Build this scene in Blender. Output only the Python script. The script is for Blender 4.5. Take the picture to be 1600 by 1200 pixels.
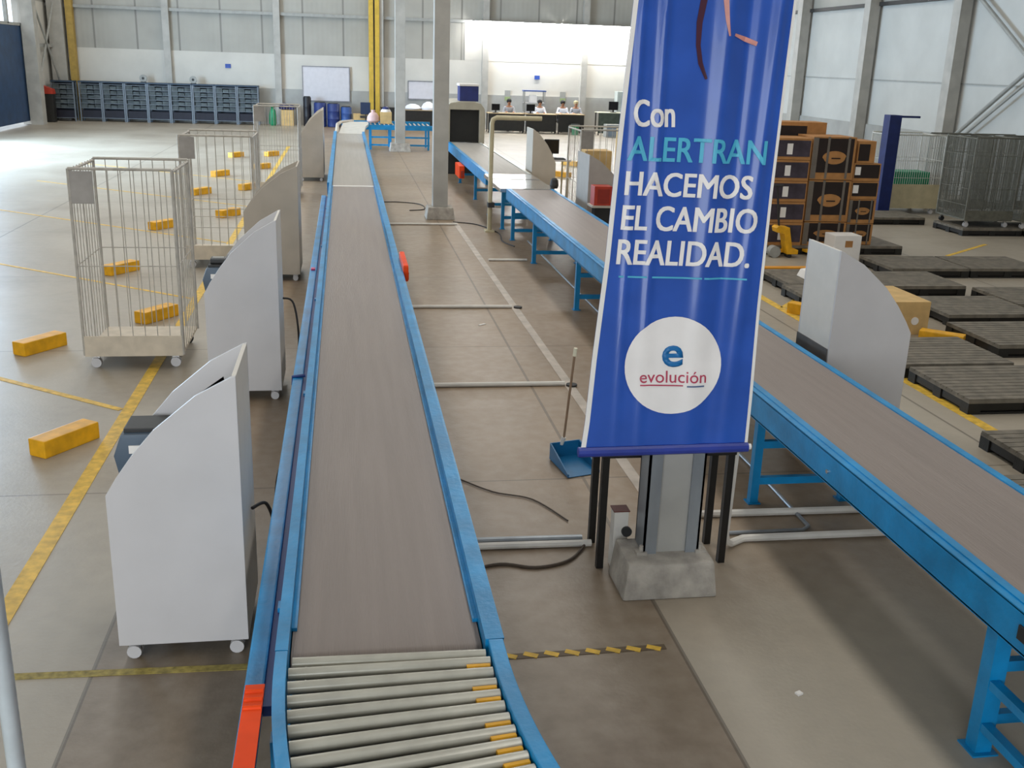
import bpy, bmesh, math, random
from mathutils import Vector, Matrix
random.seed(7)
for o in list(bpy.data.objects): bpy.data.objects.remove(o)
SC = bpy.context.scene
COL = SC.collection
PI = math.pi

# ------------------------------------------------------------------ camera
cam = bpy.data.cameras.new('camera'); camo = bpy.data.objects.new('camera', cam); COL.objects.link(camo)
right = Vector((0.98743856, -0.15464334, 0.03241178))
down = Vector((-0.01594964, -0.30164272, -0.95328762))
fwd = Vector((0.15719636, 0.940796, -0.30032016))
camo.matrix_world = Matrix(((right.x, -down.x, -fwd.x, 0), (right.y, -down.y, -fwd.y, 0), (right.z, -down.z, -fwd.z, 2.8), (0, 0, 0, 1)))
cam.sensor_width = 36; cam.lens = 36; cam.clip_end = 300; cam.clip_start = .05
SC.camera = camo

# ------------------------------------------------------------------ world, exposure
SC.view_settings.view_transform = 'Standard'
SC.view_settings.look = 'None'
SC.view_settings.gamma = 1
SC.view_settings.use_curve_mapping = False
SC.view_settings.exposure = -0.08
W = bpy.data.worlds.new('sky'); SC.world = W; W.use_nodes = True
wn = W.node_tree.nodes
bg = wn['Background']; bg.inputs[0].default_value = (.80, .89, 1, 1); bg.inputs[1].default_value = 1.9

def area(name, loc, rot, sx, sy, power, color=(1, 1, 1), spread=PI):
    l = bpy.data.lights.new(name, 'AREA'); l.shape = 'RECTANGLE'; l.size = sx; l.size_y = sy
    l.energy = power; l.color = color; l.spread = spread
    o = bpy.data.objects.new(name, l); COL.objects.link(o); o.location = loc; o.rotation_euler = rot
    return o
# roof skylights (strips along the hall), the open side doors on the left
SKY_X = (-8.6, -2.6, 3.6, 9.8)
for sx, pw, y0 in zip(SKY_X, (600, 850, 1150, 420), (9, 8, -4, 6)):
    area('skylight_lamp', (sx, (45 + y0) / 2, 8.85), (0, 0, 0), 1.1, 45 - y0, pw, (1, .965, .91))
area('side_door_daylight', (-11.75, 30.5, 2.3), (0, -PI / 2, 0), 4.4, 11, 5200, (.54, .76, 1))
area('front_fill', (-5.5, -8.6, 3.6), (PI / 2, 0, 0), 11, 6.5, 950, (.90, .96, 1))  # added fill behind the camera, brightens the surfaces that face it

# ------------------------------------------------------------------ materials
def lin(h):
    h = h.lstrip('#'); c = [int(h[i:i + 2], 16) / 255 for i in (0, 2, 4)]
    return tuple((x / 12.92 if x <= .04045 else ((x + .055) / 1.055) ** 2.4) for x in c) + (1,)
MATS = {}
def mat(name, col, rough=.6, metal=0, var=.08, scale=6, bump=0, spec=.5, coat=0, stretch=None, alpha=1):
    if name in MATS: return MATS[name]
    m = bpy.data.materials.new(name); m.use_nodes = True
    nt = m.node_tree; b = nt.nodes['Principled BSDF']
    b.inputs['Roughness'].default_value = rough; b.inputs['Metallic'].default_value = metal
    b.inputs['Specular IOR Level'].default_value = spec
    b.inputs['Coat Weight'].default_value = coat
    tc = nt.nodes.new('ShaderNodeTexCoord'); mp = nt.nodes.new('ShaderNodeMapping')
    nt.links.new(tc.outputs['Object'], mp.inputs[0])
    if stretch: mp.inputs['Scale'].default_value = stretch
    n = nt.nodes.new('ShaderNodeTexNoise'); n.inputs['Scale'].default_value = scale; n.inputs['Detail'].default_value = 5
    nt.links.new(mp.outputs[0], n.inputs['Vector'])
    r = nt.nodes.new('ShaderNodeValToRGB')
    c = lin(col); k0, k1 = 1 - var * 2, 1 + var * 2
    r.color_ramp.elements[0].position = .3; r.color_ramp.elements[1].position = .7
    r.color_ramp.elements[0].color = tuple(min(1, x * k0) for x in c[:3]) + (1,)
    r.color_ramp.elements[1].color = tuple(min(1, x * k1) for x in c[:3]) + (1,)
    nt.links.new(n.outputs[0], r.inputs[0]); nt.links.new(r.outputs[0], b.inputs['Base Color'])
    if bump:
        bp = nt.nodes.new('ShaderNodeBump'); bp.inputs['Strength'].default_value = bump; bp.inputs['Distance'].default_value = .01
        n2 = nt.nodes.new('ShaderNodeTexNoise'); n2.inputs['Scale'].default_value = scale * 8
        nt.links.new(mp.outputs[0], n2.inputs['Vector']); nt.links.new(n2.outputs[0], bp.inputs['Height'])
        nt.links.new(bp.outputs[0], b.inputs['Normal'])
    MATS[name] = m
    return m
def emit(name, col, strength):
    m = bpy.data.materials.new(name); m.use_nodes = True; b = m.node_tree.nodes['Principled BSDF']
    b.inputs['Base Color'].default_value = lin(col); b.inputs['Emission Color'].default_value = lin(col)
    b.inputs['Emission Strength'].default_value = strength
    MATS[name] = m; return m

M_blue = mat('blue_paint', '#0a86c0', .38, 0, .10, 5, .15)
M_blued = mat('dark_blue_paint', '#173a7c', .5)
M_belt = mat('belt_rubber', '#887d77', .5, 0, .035, 2.2, .25, stretch=(9, .35, 1))
M_roll = mat('roller_steel', '#b9b6aa', .27, .15, .06, 8)
M_steel = mat('bright_steel', '#c5c5c4', .22, .9, .05, 8)
M_yel = mat('yellow_paint', '#e0a412', .5, 0, .10, 9)
M_yelf = mat('floor_yellow_paint', '#d3ab3c', .6, 0, .14, 14)
M_white = mat('white_laminate', '#c9c6c6', .5, 0, .02, 3)
M_cream = mat('cream_laminate', '#b5ab9d', .55, 0, .04, 3)
M_edge = mat('panel_edge', '#d8d3cb', .5, 0, .02)
M_black = mat('black_metal', '#15120f', .45, 0, .1)
M_blkpl = mat('black_plastic', '#191815', .55, 0, .12, 10, .2)
M_dark = mat('dark_grey', '#2b2b2b', .6)
M_grey = mat('grey_paint', '#9a9a95', .6, 0, .05)
M_col = mat('column_paint', '#a9a69f', .6, 0, .06, 3)
M_conc = mat('concrete', '#a39c92', .8, 0, .14, 9, .5)
M_galv = mat('galvanised_steel', '#9aa0a6', .4, .55, .08, 6, stretch=(1, 1, .3))
M_wire = mat('zinc_wire', '#b3ada3', .55, .1, .08, 12)
M_wired = mat('dull_wire', '#66655b', .5, .3, .1, 12)
M_wirew = mat('pale_wire', '#c2c0b8', .5, .1, .06, 12)
M_board = mat('base_board', '#c9bca8', .7, 0, .06, 8)
M_card = mat('cardboard', '#a97845', .8, 0, .08, 7)
M_cardl = mat('pale_cardboard', '#c9a871', .8, 0, .06, 7)
M_print = mat('dark_carton_print', '#1d0f0a', .7, 0, .2, 6)
M_tape = mat('packing_tape', '#6d665e', .3)
M_paper = mat('white_paper', '#e8e4df', .7, 0, .02)
M_orange = mat('orange_paint', '#ee4a14', .6, 0, .06, spec=.2)
M_red = mat('red_paint', '#a8321d', .5, 0, .08)
M_green = mat('green_plastic', '#1d8458', .5, 0, .1)
M_teal = mat('dustpan_blue_plastic', '#12618f', .4, 0, .08)
M_beige = mat('beige_tube_paint', '#b9ad8c', .5, 0, .06)
M_pvc = mat('white_pvc', '#dad5cc', .45, 0, .05)
M_cable = mat('black_cable', '#241f1c', .6)
M_printer = mat('grey_blue_plastic', '#465768', .45, 0, .06)
M_skin = mat('skin', '#9a6b4e', .6, 0, .03)
M_shirtw = mat('white_shirt', '#e6e6ec', .8, 0, .03)
M_shirtg = mat('grey_shirt', '#a6a6ab', .8, 0, .05)
M_trous = mat('dark_trousers', '#22232c', .8)
M_hair = mat('dark_hair', '#14100e', .7)
M_wood = mat('desk_wood', '#a58f6d', .6, 0, .08, 4, stretch=(.3, 3, 3))
M_wallw = mat('white_wall', '#c8c4bb', .8, 0, .03, 1.2)
M_block = mat('grey_block', '#a2a19c', .85, 0, .05, 2)
M_tube = emit('glow_tube', '#ffffff', 260)

def floor_mat():
    m = bpy.data.materials.new('floor_concrete'); m.use_nodes = True
    nt = m.node_tree; N = nt.nodes; L = nt.links; b = N['Principled BSDF']
    tc = N.new('ShaderNodeTexCoord'); sp = N.new('ShaderNodeSeparateXYZ'); L.new(tc.outputs['Object'], sp.inputs[0])
    def noise(sc, det=6, dist=0):
        n = N.new('ShaderNodeTexNoise'); n.inputs['Scale'].default_value = sc; n.inputs['Detail'].default_value = det
        n.inputs['Distortion'].default_value = dist; L.new(tc.outputs['Object'], n.inputs['Vector']); return n.outputs[0]
    def math_(op, a, bb=0.0):
        n = N.new('ShaderNodeMath'); n.operation = op
        for i, v in enumerate((a, bb)):
            if isinstance(v, (int, float)): n.inputs[i].default_value = v
            else: L.new(v, n.inputs[i])
        return n.outputs[0]
    def mix(f, a, c):
        n = N.new('ShaderNodeMix'); n.data_type = 'RGBA'
        if isinstance(f, (int, float)): n.inputs[0].default_value = f
        else: L.new(f, n.inputs[0])
        for i, v in ((6, a), (7, c)):
            if isinstance(v, tuple): n.inputs[i].default_value = v
            else: L.new(v, n.inputs[i])
        return n.outputs[2]
    x, y = sp.outputs[0], sp.outputs[1]
    # worn brown slab of the aisle between the conveyors, paler slabs on both sides
    a = math_('MULTIPLY', math_('GREATER_THAN', x, -1.21), math_('LESS_THAN', x, 1.63))
    yr = N.new('ShaderNodeMapRange'); yr.interpolation_type = 'SMOOTHSTEP'; yr.inputs[1].default_value = 4.0; yr.inputs[2].default_value = 6.6
    L.new(math_('ADD', y, math_('MULTIPLY', math_('SUBTRACT', noise(.9, 4), .5), 2.4)), yr.inputs[0]); yr = yr.outputs[0]
    a2 = math_('MULTIPLY', math_('MULTIPLY', math_('GREATER_THAN', x, 1.62), math_('LESS_THAN', x, 4.3)), yr)
    aisle = math_('MINIMUM', math_('ADD', a, a2), 1.0)
    c = mix(aisle, lin('#a39a8b'), lin('#8d7861'))
    near = math_('MULTIPLY', a, math_('SUBTRACT', 1.0, yr))
    c = mix(math_('MULTIPLY', near, .55), c, lin('#6a6358'))
    st = N.new('ShaderNodeValToRGB'); st.color_ramp.elements[0].position = .42; st.color_ramp.elements[1].position = .68
    L.new(noise(.45, 8, .6), st.inputs[0])
    c = mix(math_('MULTIPLY', st.outputs[0], .42), c, lin('#6d5d4a'))
    st2 = N.new('ShaderNodeValToRGB'); st2.color_ramp.elements[0].position = .35; st2.color_ramp.elements[1].position = .75
    L.new(noise(9, 8), st2.inputs[0])
    c = mix(math_('MULTIPLY', st2.outputs[0], .24), c, lin('#b8ac9b'))
    # saw joints
    def joint(v, pos, w): return math_('LESS_THAN', math_('ABSOLUTE', math_('SUBTRACT', v, pos)), w)
    j = joint(x, 1.63, .012)
    j = math_('MAXIMUM', j, joint(x, -1.21, .01))
    ym = math_('ABSOLUTE', math_('SUBTRACT', math_('MODULO', math_('ADD', y, 30.2), 3.5), 1.75))
    j = math_('MAXIMUM', j, math_('LESS_THAN', ym, .008))
    j = math_('MAXIMUM', j, joint(x, -5.2, .012))
    j = math_('MAXIMUM', j, joint(x, 5.0, .012)); j = math_('MAXIMUM', j, joint(x, 9.0, .012))
    c = mix(math_('MULTIPLY', j, .55), c, lin('#3c342b'))
    L.new(c, b.inputs['Base Color'])
    rr = N.new('ShaderNodeMapRange'); rr.inputs[3].default_value = .30; rr.inputs[4].default_value = .52
    L.new(noise(1.3, 6), rr.inputs[0]); L.new(rr.outputs[0], b.inputs['Roughness'])
    bp = N.new('ShaderNodeBump'); bp.inputs['Strength'].default_value = .12; bp.inputs['Distance'].default_value = .01
    L.new(noise(40), bp.inputs['Height']); L.new(bp.outputs[0], b.inputs['Normal'])
    return m
M_floor = floor_mat()

def cladding_mat():
    m = bpy.data.materials.new('ribbed_cladding'); m.use_nodes = True
    nt = m.node_tree; N = nt.nodes; L = nt.links; b = N['Principled BSDF']
    tc = N.new('ShaderNodeTexCoord')
    w = N.new('ShaderNodeTexWave'); w.wave_type = 'BANDS'; w.bands_direction = 'X'; w.inputs['Scale'].default_value = 1.6
    L.new(tc.outputs['Object'], w.inputs[0])
    n = N.new('ShaderNodeTexNoise'); n.inputs['Scale'].default_value = 1.2; L.new(tc.outputs['Object'], n.inputs[0])
    r = N.new('ShaderNodeValToRGB'); r.color_ramp.elements[0].color = lin('#98958c'); r.color_ramp.elements[1].color = lin('#adaaa1')
    L.new(n.outputs[0], r.inputs[0])
    sp = N.new('ShaderNodeSeparateXYZ'); L.new(tc.outputs['Object'], sp.inputs[0])
    md = N.new('ShaderNodeMath'); md.operation = 'PINGPONG'; md.inputs[1].default_value = .81; L.new(sp.outputs[0], md.inputs[0])
    lt = N.new('ShaderNodeMath'); lt.operation = 'LESS_THAN'; lt.inputs[1].default_value = .035; L.new(md.outputs[0], lt.inputs[0])
    mx = N.new('ShaderNodeMix'); mx.data_type = 'RGBA'; L.new(lt.outputs[0], mx.inputs[0]); L.new(r.outputs[0], mx.inputs[6]); mx.inputs[7].default_value = lin('#807d76')
    L.new(mx.outputs[2], b.inputs['Base Color'])
    bp = N.new('ShaderNodeBump'); bp.inputs['Strength'].default_value = .08; bp.inputs['Distance'].default_value = .04
    L.new(w.outputs[0], bp.inputs['Height']); L.new(bp.outputs[0], b.inputs['Normal'])
    b.inputs['Roughness'].default_value = .6
    MATS['ribbed_cladding'] = m; return m
M_clad = cladding_mat()

# ------------------------------------------------------------------ mesh helpers
ORG = {}
class MB:
    def __init__(s): s.bm = bmesh.new()
    def _faces(s, vs, fs):
        v = [s.bm.verts.new(p) for p in vs]
        for f in fs:
            try: s.bm.faces.new([v[i] for i in f])
            except ValueError: pass
        return s
    def box(s, x0, y0, z0, x1, y1, z1):
        x0, x1 = sorted((x0, x1)); y0, y1 = sorted((y0, y1)); z0, z1 = sorted((z0, z1))
        return s._faces([(x0, y0, z0), (x1, y0, z0), (x1, y1, z0), (x0, y1, z0), (x0, y0, z1), (x1, y0, z1), (x1, y1, z1), (x0, y1, z1)],
                        [(3, 2, 1, 0), (4, 5, 6, 7), (0, 1, 5, 4), (1, 2, 6, 5), (2, 3, 7, 6), (3, 0, 4, 7)])
    def cbox(s, cx, cy, cz, sx, sy, sz, rz=0, tilt=None):
        R = Matrix.Rotation(rz, 3, 'Z')
        if tilt: R = R @ Matrix.Rotation(tilt[1], 3, tilt[0])
        vs = [Vector((cx, cy, cz)) + R @ Vector((a * sx / 2, b * sy / 2, c * sz / 2)) for c in (-1, 1) for a, b in ((-1, -1), (1, -1), (1, 1), (-1, 1))]
        return s._faces(vs, [(3, 2, 1, 0), (4, 5, 6, 7), (0, 1, 5, 4), (1, 2, 6, 5), (2, 3, 7, 6), (3, 0, 4, 7)])
    def tube(s, pts, r, n=8, cap=True, closed=False):
        pts = [Vector(p) for p in pts]; k = len(pts); rings = []
        up = None
        for i, p in enumerate(pts):
            if closed: d = pts[(i + 1) % k] - pts[i - 1]
            else: d = pts[min(i + 1, k - 1)] - pts[max(i - 1, 0)]
            d.normalize()
            if up is None: up = Vector((0, 0, 1)) if abs(d.z) < .9 else Vector((1, 0, 0))
            a = d.cross(up)
            if a.length < 1e-5: a = d.orthogonal()
            a.normalize(); b = a.cross(d).normalized(); up = b
            rr = r[i] if isinstance(r, (list, tuple)) else r
            rings.append([s.bm.verts.new(p + (a * math.cos(2 * PI * j / n) + b * math.sin(2 * PI * j / n)) * rr) for j in range(n)])
        for i in range(k if closed else k - 1):
            A, B = rings[i], rings[(i + 1) % k]
            for j in range(n): s.bm.faces.new((A[j], A[(j + 1) % n], B[(j + 1) % n], B[j]))
        if cap and not closed:
            s.bm.faces.new(rings[0][::-1]); s.bm.faces.new(rings[-1])
        return s
    def cyl(s, p0, p1, r, n=14): return s.tube([p0, p1], r, n)
    def prism(s, poly, axis, a, b):
        def P(u, v, w): return {'x': (w, u, v), 'y': (u, w, v), 'z': (u, v, w)}[axis]
        k = len(poly)
        A = [s.bm.verts.new(P(u, v, a)) for u, v in poly]; B = [s.bm.verts.new(P(u, v, b)) for u, v in poly]
        s.bm.faces.new(A); s.bm.faces.new(B[::-1])
        for i in range(k): s.bm.faces.new((A[i], B[i], B[(i + 1) % k], A[(i + 1) % k]))
        return s
    def lathe(s, prof, c, n=20):
        rings = [[s.bm.verts.new((c[0] + r * math.cos(2 * PI * j / n), c[1] + r * math.sin(2 * PI * j / n), c[2] + z)) for j in range(n)] for r, z in prof]
        for A, B in zip(rings, rings[1:]):
            for j in range(n): s.bm.faces.new((A[j], A[(j + 1) % n], B[(j + 1) % n], B[j]))
        s.bm.faces.new(rings[0][::-1]); s.bm.faces.new(rings[-1]); return s
    def build(s, name, m, parent=None, base=None, bevel=0, smooth=False, flip=False):
        bm = s.bm
        bmesh.ops.remove_doubles(bm, verts=bm.verts, dist=1e-6)
        bmesh.ops.recalc_face_normals(bm, faces=bm.faces)
        if bevel: bmesh.ops.bevel(bm, geom=[e for e in bm.edges if len(e.link_faces) == 2 and e.calc_face_angle(0) > .6], offset=bevel, segments=2, affect='EDGES', profile=.7)
        o = Vector(ORG[parent.name]) if parent is not None else Vector(base or (0, 0, 0))
        bmesh.ops.translate(bm, verts=bm.verts, vec=-o)
        me = bpy.data.meshes.new(name); bm.to_mesh(me); bm.free()
        me.materials.append(m)
        if smooth:
            for p in me.polygons: p.use_smooth = True
            try: me.set_sharp_from_angle(angle=.7)
            except Exception: pass
        ob = bpy.data.objects.new(name, me); COL.objects.link(ob)
        if parent is not None: ob.parent = parent
        else: ob.location = o
        ORG[ob.name] = tuple(o)
        return ob
def thing(name, label, cat, loc=(0, 0, 0), group=None):
    o = bpy.data.objects.new(name, None); COL.objects.link(o); o.location = loc; o.empty_display_size = .1
    o['label'] = label; o['category'] = cat
    if group: o['group'] = group
    ORG[o.name] = tuple(loc); return o
def tag(o, label, cat, group=None, kind=None):
    o['label'] = label; o['category'] = cat
    if group: o['group'] = group
    if kind: o['kind'] = kind
    return o
def struct(o): o['kind'] = 'structure'; return o
def tree(o, parent=None):
    c = o.copy(); COL.objects.link(c)
    if parent is not None: c.parent = parent
    for ch in [k for k in bpy.data.objects if k.parent == o]: tree(ch, c)
    return c
def dup(root, loc, rz=0, label=None, group=None):
    c = tree(root); c.location = loc; c.rotation_euler = (0, 0, rz)
    if label: c['label'] = label
    if group: c['group'] = group
    return c

# ================================================================== THE SETTING
XL, XR, YB, YF, ZC = -11.44, 15.0, 44.8, -9.0, 9.0
struct(MB().box(XL, YF, -.3, XR, YB, 0).build('floor', M_floor))
struct(MB().box(-70, -20, -.35, XL - .001, 70, -.03).build('ground', mat('yard_concrete', '#c9c6bf', .8)))
struct(MB().box(XL - .3, YF, ZC, XR + .3, YB + .3, ZC + .2).build('ceiling', M_clad))
for sx in SKY_X:
    pass
# back wall: block base, white band, cladding
w = struct(MB().box(XL - .3, YB, 2.78, XR + .3, YB + .25, ZC).build('wall_back', M_clad))
MB().box(XL - .3, YB - .02, 1.42, XR + .3, YB + .25, 2.78).build('white_band', M_wallw, w)
MB().box(XL - .3, YB - .08, 0, XR + .3, YB + .25, 1.42).build('block_base', M_block, w)
MB().box(5.0, YB - .03, 2.78, XR, YB + .02, 4.25).build('white_panel', M_wallw, w)
# right wall
w = struct(MB().box(XR, YF, 4.7, XR + .3, YB, ZC).build('wall_right', M_clad))
MB().box(XR, YF, 1.40, XR + .3, YB, 4.7).build('white_band', mat('right_wall_white', '#bfbfba', .8, 0, .03, 1.2), w)
MB().box(XR - .06, YF, 0, XR + .3, YB, 1.40).build('block_base', M_block, w)
# left wall with the big door opening
w = struct(MB().box(XL - .3, YF, 4.4, XL, YB, ZC).build('wall_left', M_clad))
MB().box(XL - .3, YF, 0, XL, 21, 4.4).build('wall_section', M_wallw, w)
MB().box(XL - .3, 41.4, 0, XL, YB, 4.4).build('wall_section', M_wallw, w)
w = struct(MB().box(XL - .3, YF - .3, 7.0, XR + .3, YF, ZC).build('wall_front', M_wallw))
MB().box(.3, YF - .3, 0, XR + .3, YF, 7.0).build('wall_section', M_wallw, w)
# sliding door leaf, dark blue, hung with a gap below and light above
d = struct(MB().box(XL - .12, 33.4, .13, XL - .04, 41.35, 3.45).build('door_1', mat('door_blue', '#1f3c5e', .5, 0, .12, 3)))
MB().box(XL - .14, 33.4, 3.45, XL - .02, 41.35, 3.55).box(XL - .14, 39.8, 3.5, XL - .02, 39.95, 4.4).build('door_frame', M_grey, d)
# girts, pilasters and bracing on the walls
TR = [0]
def trim(mb, m):
    TR[0] += 1
    return struct(mb.build('trim_%d' % TR[0], m))
trim(MB().box(XL, YB - .16, 4.26, 15, YB - .02, 4.38), M_grey)
for x in (-6.95, -2.65, 5.85, 10.1):
    trim(MB().box(x - .13, YB - .26, 0, x + .13, YB - .03, ZC), M_col)
trim(MB().box(1.02, YB - .4, 0, 1.2, YB - .1, ZC).box(1.27, YB - .4, 0, 1.45, YB - .1, ZC), mat('yellow_column_paint', '#c9a53a', .5, 0, .06))
trim(MB().box(1.46, YB - .3, 0, 1.62, YB - .1, ZC), M_col)
trim(MB().box(-10.65, YB - .4, 0, -10.4, YB - .1, ZC), mat('ochre_paint', '#a98a3c', .55))
trim(MB().box(-11.3, YB - .5, 0, -10.75, YB - .1, ZC), M_col)
trim(MB().box(XL + .02, 41.2, 0, XL + .45, 41.7, ZC), M_col)
trim(MB().tube([(XL + .3, 41.8, 4.4), (-11.0, YB - .5, 1.3)], .04).tube([(XL + .25, 41.8, 1.3), (-11.05, YB - .5, 4.4)], .04).box(XL + .1, 41.6, 2.75, XL + .25, YB - .4, 2.87), M_grey)
for y in (15.2, 19.7, 24.3, 28.85, 33.4, 38.0, 42.5):
    trim(MB().box(XR - .38, y - .17, 0, XR - .08, y + .17, ZC), M_col)
trim(MB().box(XR - .12, YF, 4.62, XR - .02, YB, 4.72), M_dark)
trim(MB().box(XR - .03, YF, 2.62, XR - .005, YB, 2.65), M_grey)
trim(MB().tube([(XR - .2, 24.2, 4.9), (XR - .2, 19.8, 2.2)], .05).tube([(XR - .2, 24.2, 1.2), (XR - .2, 19.8, 4.0)], .05).tube([(XR - .2, 24.2, 1.0), (XR - .2, 19.8, 3.7)], .03), M_grey)

# added glowing strips, standing in for daylight on the white wall over the desks
for i, (xa, xb, lab) in enumerate(((5.3, 8.9, 'long added glowing strip under the cladding, standing in for daylight, left of the two'), (9.0, 12.9, 'long added glowing strip under the cladding, standing in for daylight, right of the two'))):
    t = thing('glow_strip', lab, 'lamp', (xa, YB - .5, 4.3), 'added glowing strips over the desks')
    MB().box(xa, YB - .62, 4.34, xb, YB - .02, 4.38).build('housing', M_grey, t)
    MB().cyl((xa + .05, YB - .5, 4.29), (xb - .05, YB - .5, 4.29), .04).build('glow_tube', M_tube, t)

# painted floor markings
FM = [0]
def paint(x0, y0, x1, y1, w, m=M_yelf, z=.003):
    a = Vector((x0, y0, 0)); b = Vector((x1, y1, 0)); d = (b - a).normalized(); n = Vector((-d.y, d.x, 0)) * w / 2
    mb = MB(); pts = [a - n, b - n, b + n, a + n]
    mb._faces([(p.x, p.y, 0.0005) for p in pts] + [(p.x, p.y, z) for p in pts], [(3, 2, 1, 0), (4, 5, 6, 7), (0, 1, 5, 4), (1, 2, 6, 5), (2, 3, 7, 6), (3, 0, 4, 7)])
    return trim(mb, m)
paint(-1.77, 2.5, -1.77, 34, .10)
for x, y in ((-1.84, 8.3), (-2.05, 12.35), (-2.1, 16.2), (-2.1, 20.2), (-2.1, 24.1)):
    paint(-1.83, y - .05, -6.6, y + 3.6 * (6.6 - 1.83) / 4.76, .06 if y < 12 else .05)
paint(-2.6, 4.45, -.45, 4.39, .05, mat('worn_yellow', '#9a8a48', .7, 0, .2, 30))
paint(5.28, 5.5, 5.28, 13.2, .11); paint(5.33, 11.7, 6.1, 12.6, .09); paint(6.45, 10.43, 9.0, 9.6, .09)
paint(9.68, 15.27, 11.1, 16.4, .07); paint(6.0, 7.6, 7.0, 8.0, .08)
paint(4.4, 23.2, 6.6, 30.2, .10, mat('pale_floor_paint', '#c9ac7a', .6, 0, .1))
paint(2.0, 5.9, 1.93, 18.4, .085, mat('pale_strip_paint', '#b7aca0', .6, 0, .1))
# striped hazard tape across the aisle
hz = mat('hazard_dark', '#5a4b38', .6)
paint(.70, 4.345, 1.56, 4.355, .045, hz)
for i in range(8):
    x = .74 + i * .105
    paint(x - .01, 4.366, x + .055, 4.334, .034, M_yelf, .0045)

# ================================================================== COLUMNS
def column(x, y, label, size, foot, h=ZC, fh=.22):
    t = thing('support_column', label, 'column', (x, y, 0), 'concrete columns between the conveyors')
    f = foot / 2; k = f * .88
    mb = MB(); mb._faces([(x - f, y - f, 0), (x + f, y - f, 0), (x + f, y + f, 0), (x - f, y + f, 0), (x - k, y - k, fh), (x + k, y - k, fh), (x + k, y + k, fh), (x - k, y + k, fh)],
        [(3, 2, 1, 0), (4, 5, 6, 7), (0, 1, 5, 4), (1, 2, 6, 5), (2, 3, 7, 6), (3, 0, 4, 7)])
    mb.build('footing', M_conc, t, bevel=.015)
    s = size / 2
    MB().box(x - s, y - s, fh, x + s, y + s, h).build('shaft', M_col, t, bevel=.01)
    return t
column(1.70, 18.93, 'pale grey column behind the banner aisle, nearer of the two plain columns', .27, .52)
column(1.70, 33.0, 'pale grey column standing by the far blue roller conveyor', .31, .66, fh=.25)
t = thing('support_column', 'steel column on a rough concrete footing behind the blue banner', 'column', (1.74, 5.05, 0), 'concrete columns between the conveyors')
mb = MB(); mb._faces([(1.46, 4.82, 0), (2.0, 4.82, 0), (2.0, 5.16, 0), (1.46, 5.16, 0), (1.49, 4.85, .20), (1.98, 4.85, .20), (1.98, 5.15, .22), (1.49, 5.15, .22)],
    [(3, 2, 1, 0), (4, 5, 6, 7), (0, 1, 5, 4), (1, 2, 6, 5), (2, 3, 7, 6), (3, 0, 4, 7)])
mb.build('footing', M_conc, t, bevel=.02)
for xa, sg in ((1.60, 1), (1.92, -1)):      # two channel flanges with their lips
    MB().box(xa, 4.965, .2, xa + sg * .012, 5.13, ZC).box(xa, 4.965, .2, xa + sg * .075, 4.978, ZC).box(xa, 5.117, .2, xa + sg * .075, 5.13, ZC).build('channel', M_galv, t)
MB().box(1.668, 4.985, .2, 1.852, 5.11, ZC).build('web', M_col, t)
mb = MB()
for x in (1.59, 1.93): mb.box(x - .03, 4.95, .2, x + .03, 5.01, .225).cyl((x, 4.97, .2), (x, 4.97, .26), .012, 8)
mb.build('anchor', M_conc, t)

# ================================================================== CONVEYORS
def belt(x0, x1, y0, y1, zt, th, name, m, root):
    r = th / 2; pr = []
    for i in range(9):
        a = PI / 2 + PI * i / 8; pr.append((y0 + r + r * math.cos(a), zt - r + r * math.sin(a)))
    for i in range(9):
        a = -PI / 2 + PI * i / 8; pr.append((y1 - r + r * math.cos(a), zt - r + r * math.sin(a)))
    return MB().prism(pr, 'x', x0, x1).build(name, m, root, smooth=True)
def stand(root, xs, y, zt, w=.06, bars=(.2, .48)):
    for x in xs:
        MB().box(x - w / 2, y - w / 2, .008, x + w / 2, y + w / 2, zt).box(x - w * .8, y - w * .8, 0, x + w * .8, y + w * .8, .008).build('leg', M_blue, root)
    mb = MB()
    for z in bars: mb.box(xs[0] + w / 2, y - .02, z - .025, xs[1] - w / 2, y + .02, z + .025)
    mb.build('crossbar', M_blue, root)

c1 = thing('belt_conveyor', 'long belt conveyor with blue rails running straight from the rollers in front', 'conveyor', (.12, 3.16, 0), 'long blue belt conveyors')
belt(-.215, .455, 3.16, 16.82, .80, .10, 'belt', M_belt, c1)
MB().box(.46, 3.135, .66, .475, 16.84, .85).box(.46, 3.135, .845, .525, 16.84, .858).box(.515, 3.135, .80, .525, 16.84, .858).box(.44, 3.35, .80, .46, 16.84, .815).build('side_rail', M_blue, c1, bevel=.002)
MB().box(-.235, 3.135, .66, -.22, 16.84, .85).box(-.262, 3.135, .845, -.22, 16.84, .858).box(-.262, 3.135, .66, -.254, 16.84, .858).box(-.22, 3.35, .80, -.20, 16.84, .815).build('side_rail', M_blue, c1, bevel=.002)
MB().box(-.385, 3.135, .60, -.315, 16.84, .655).build('guard_rail', M_blue, c1, bevel=.008)
MB().box(-.315, 3.135, .60, -.263, 16.84, .64).build('rail_gap_shade', M_blued, c1)  # dark filler between rail and guard, standing in for shade in the gap
for y in (3.8, 6.6, 9.4, 12.2, 15.4): stand(c1, (-.27, .49), y, .66)
MB().box(-.23, 16.81, .795, .47, 16.91, .806).build('joint_strip', M_paper, c1)
belt(-.215, .455, 16.9, 28.8, .80, .10, 'belt', mat('pale_belt_rubber', '#a09a92', .5, 0, .03, 2.2, .2, stretch=(9, .35, 1)), c1)
mb = MB()
mb.box(.46, 16.85, .66, .525, 28.8, .855); mb.build('side_rail', M_blue, c1)
MB().box(-.295, 16.85, .66, -.22, 28.8, .855).build('side_rail', M_blue, c1)
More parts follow.
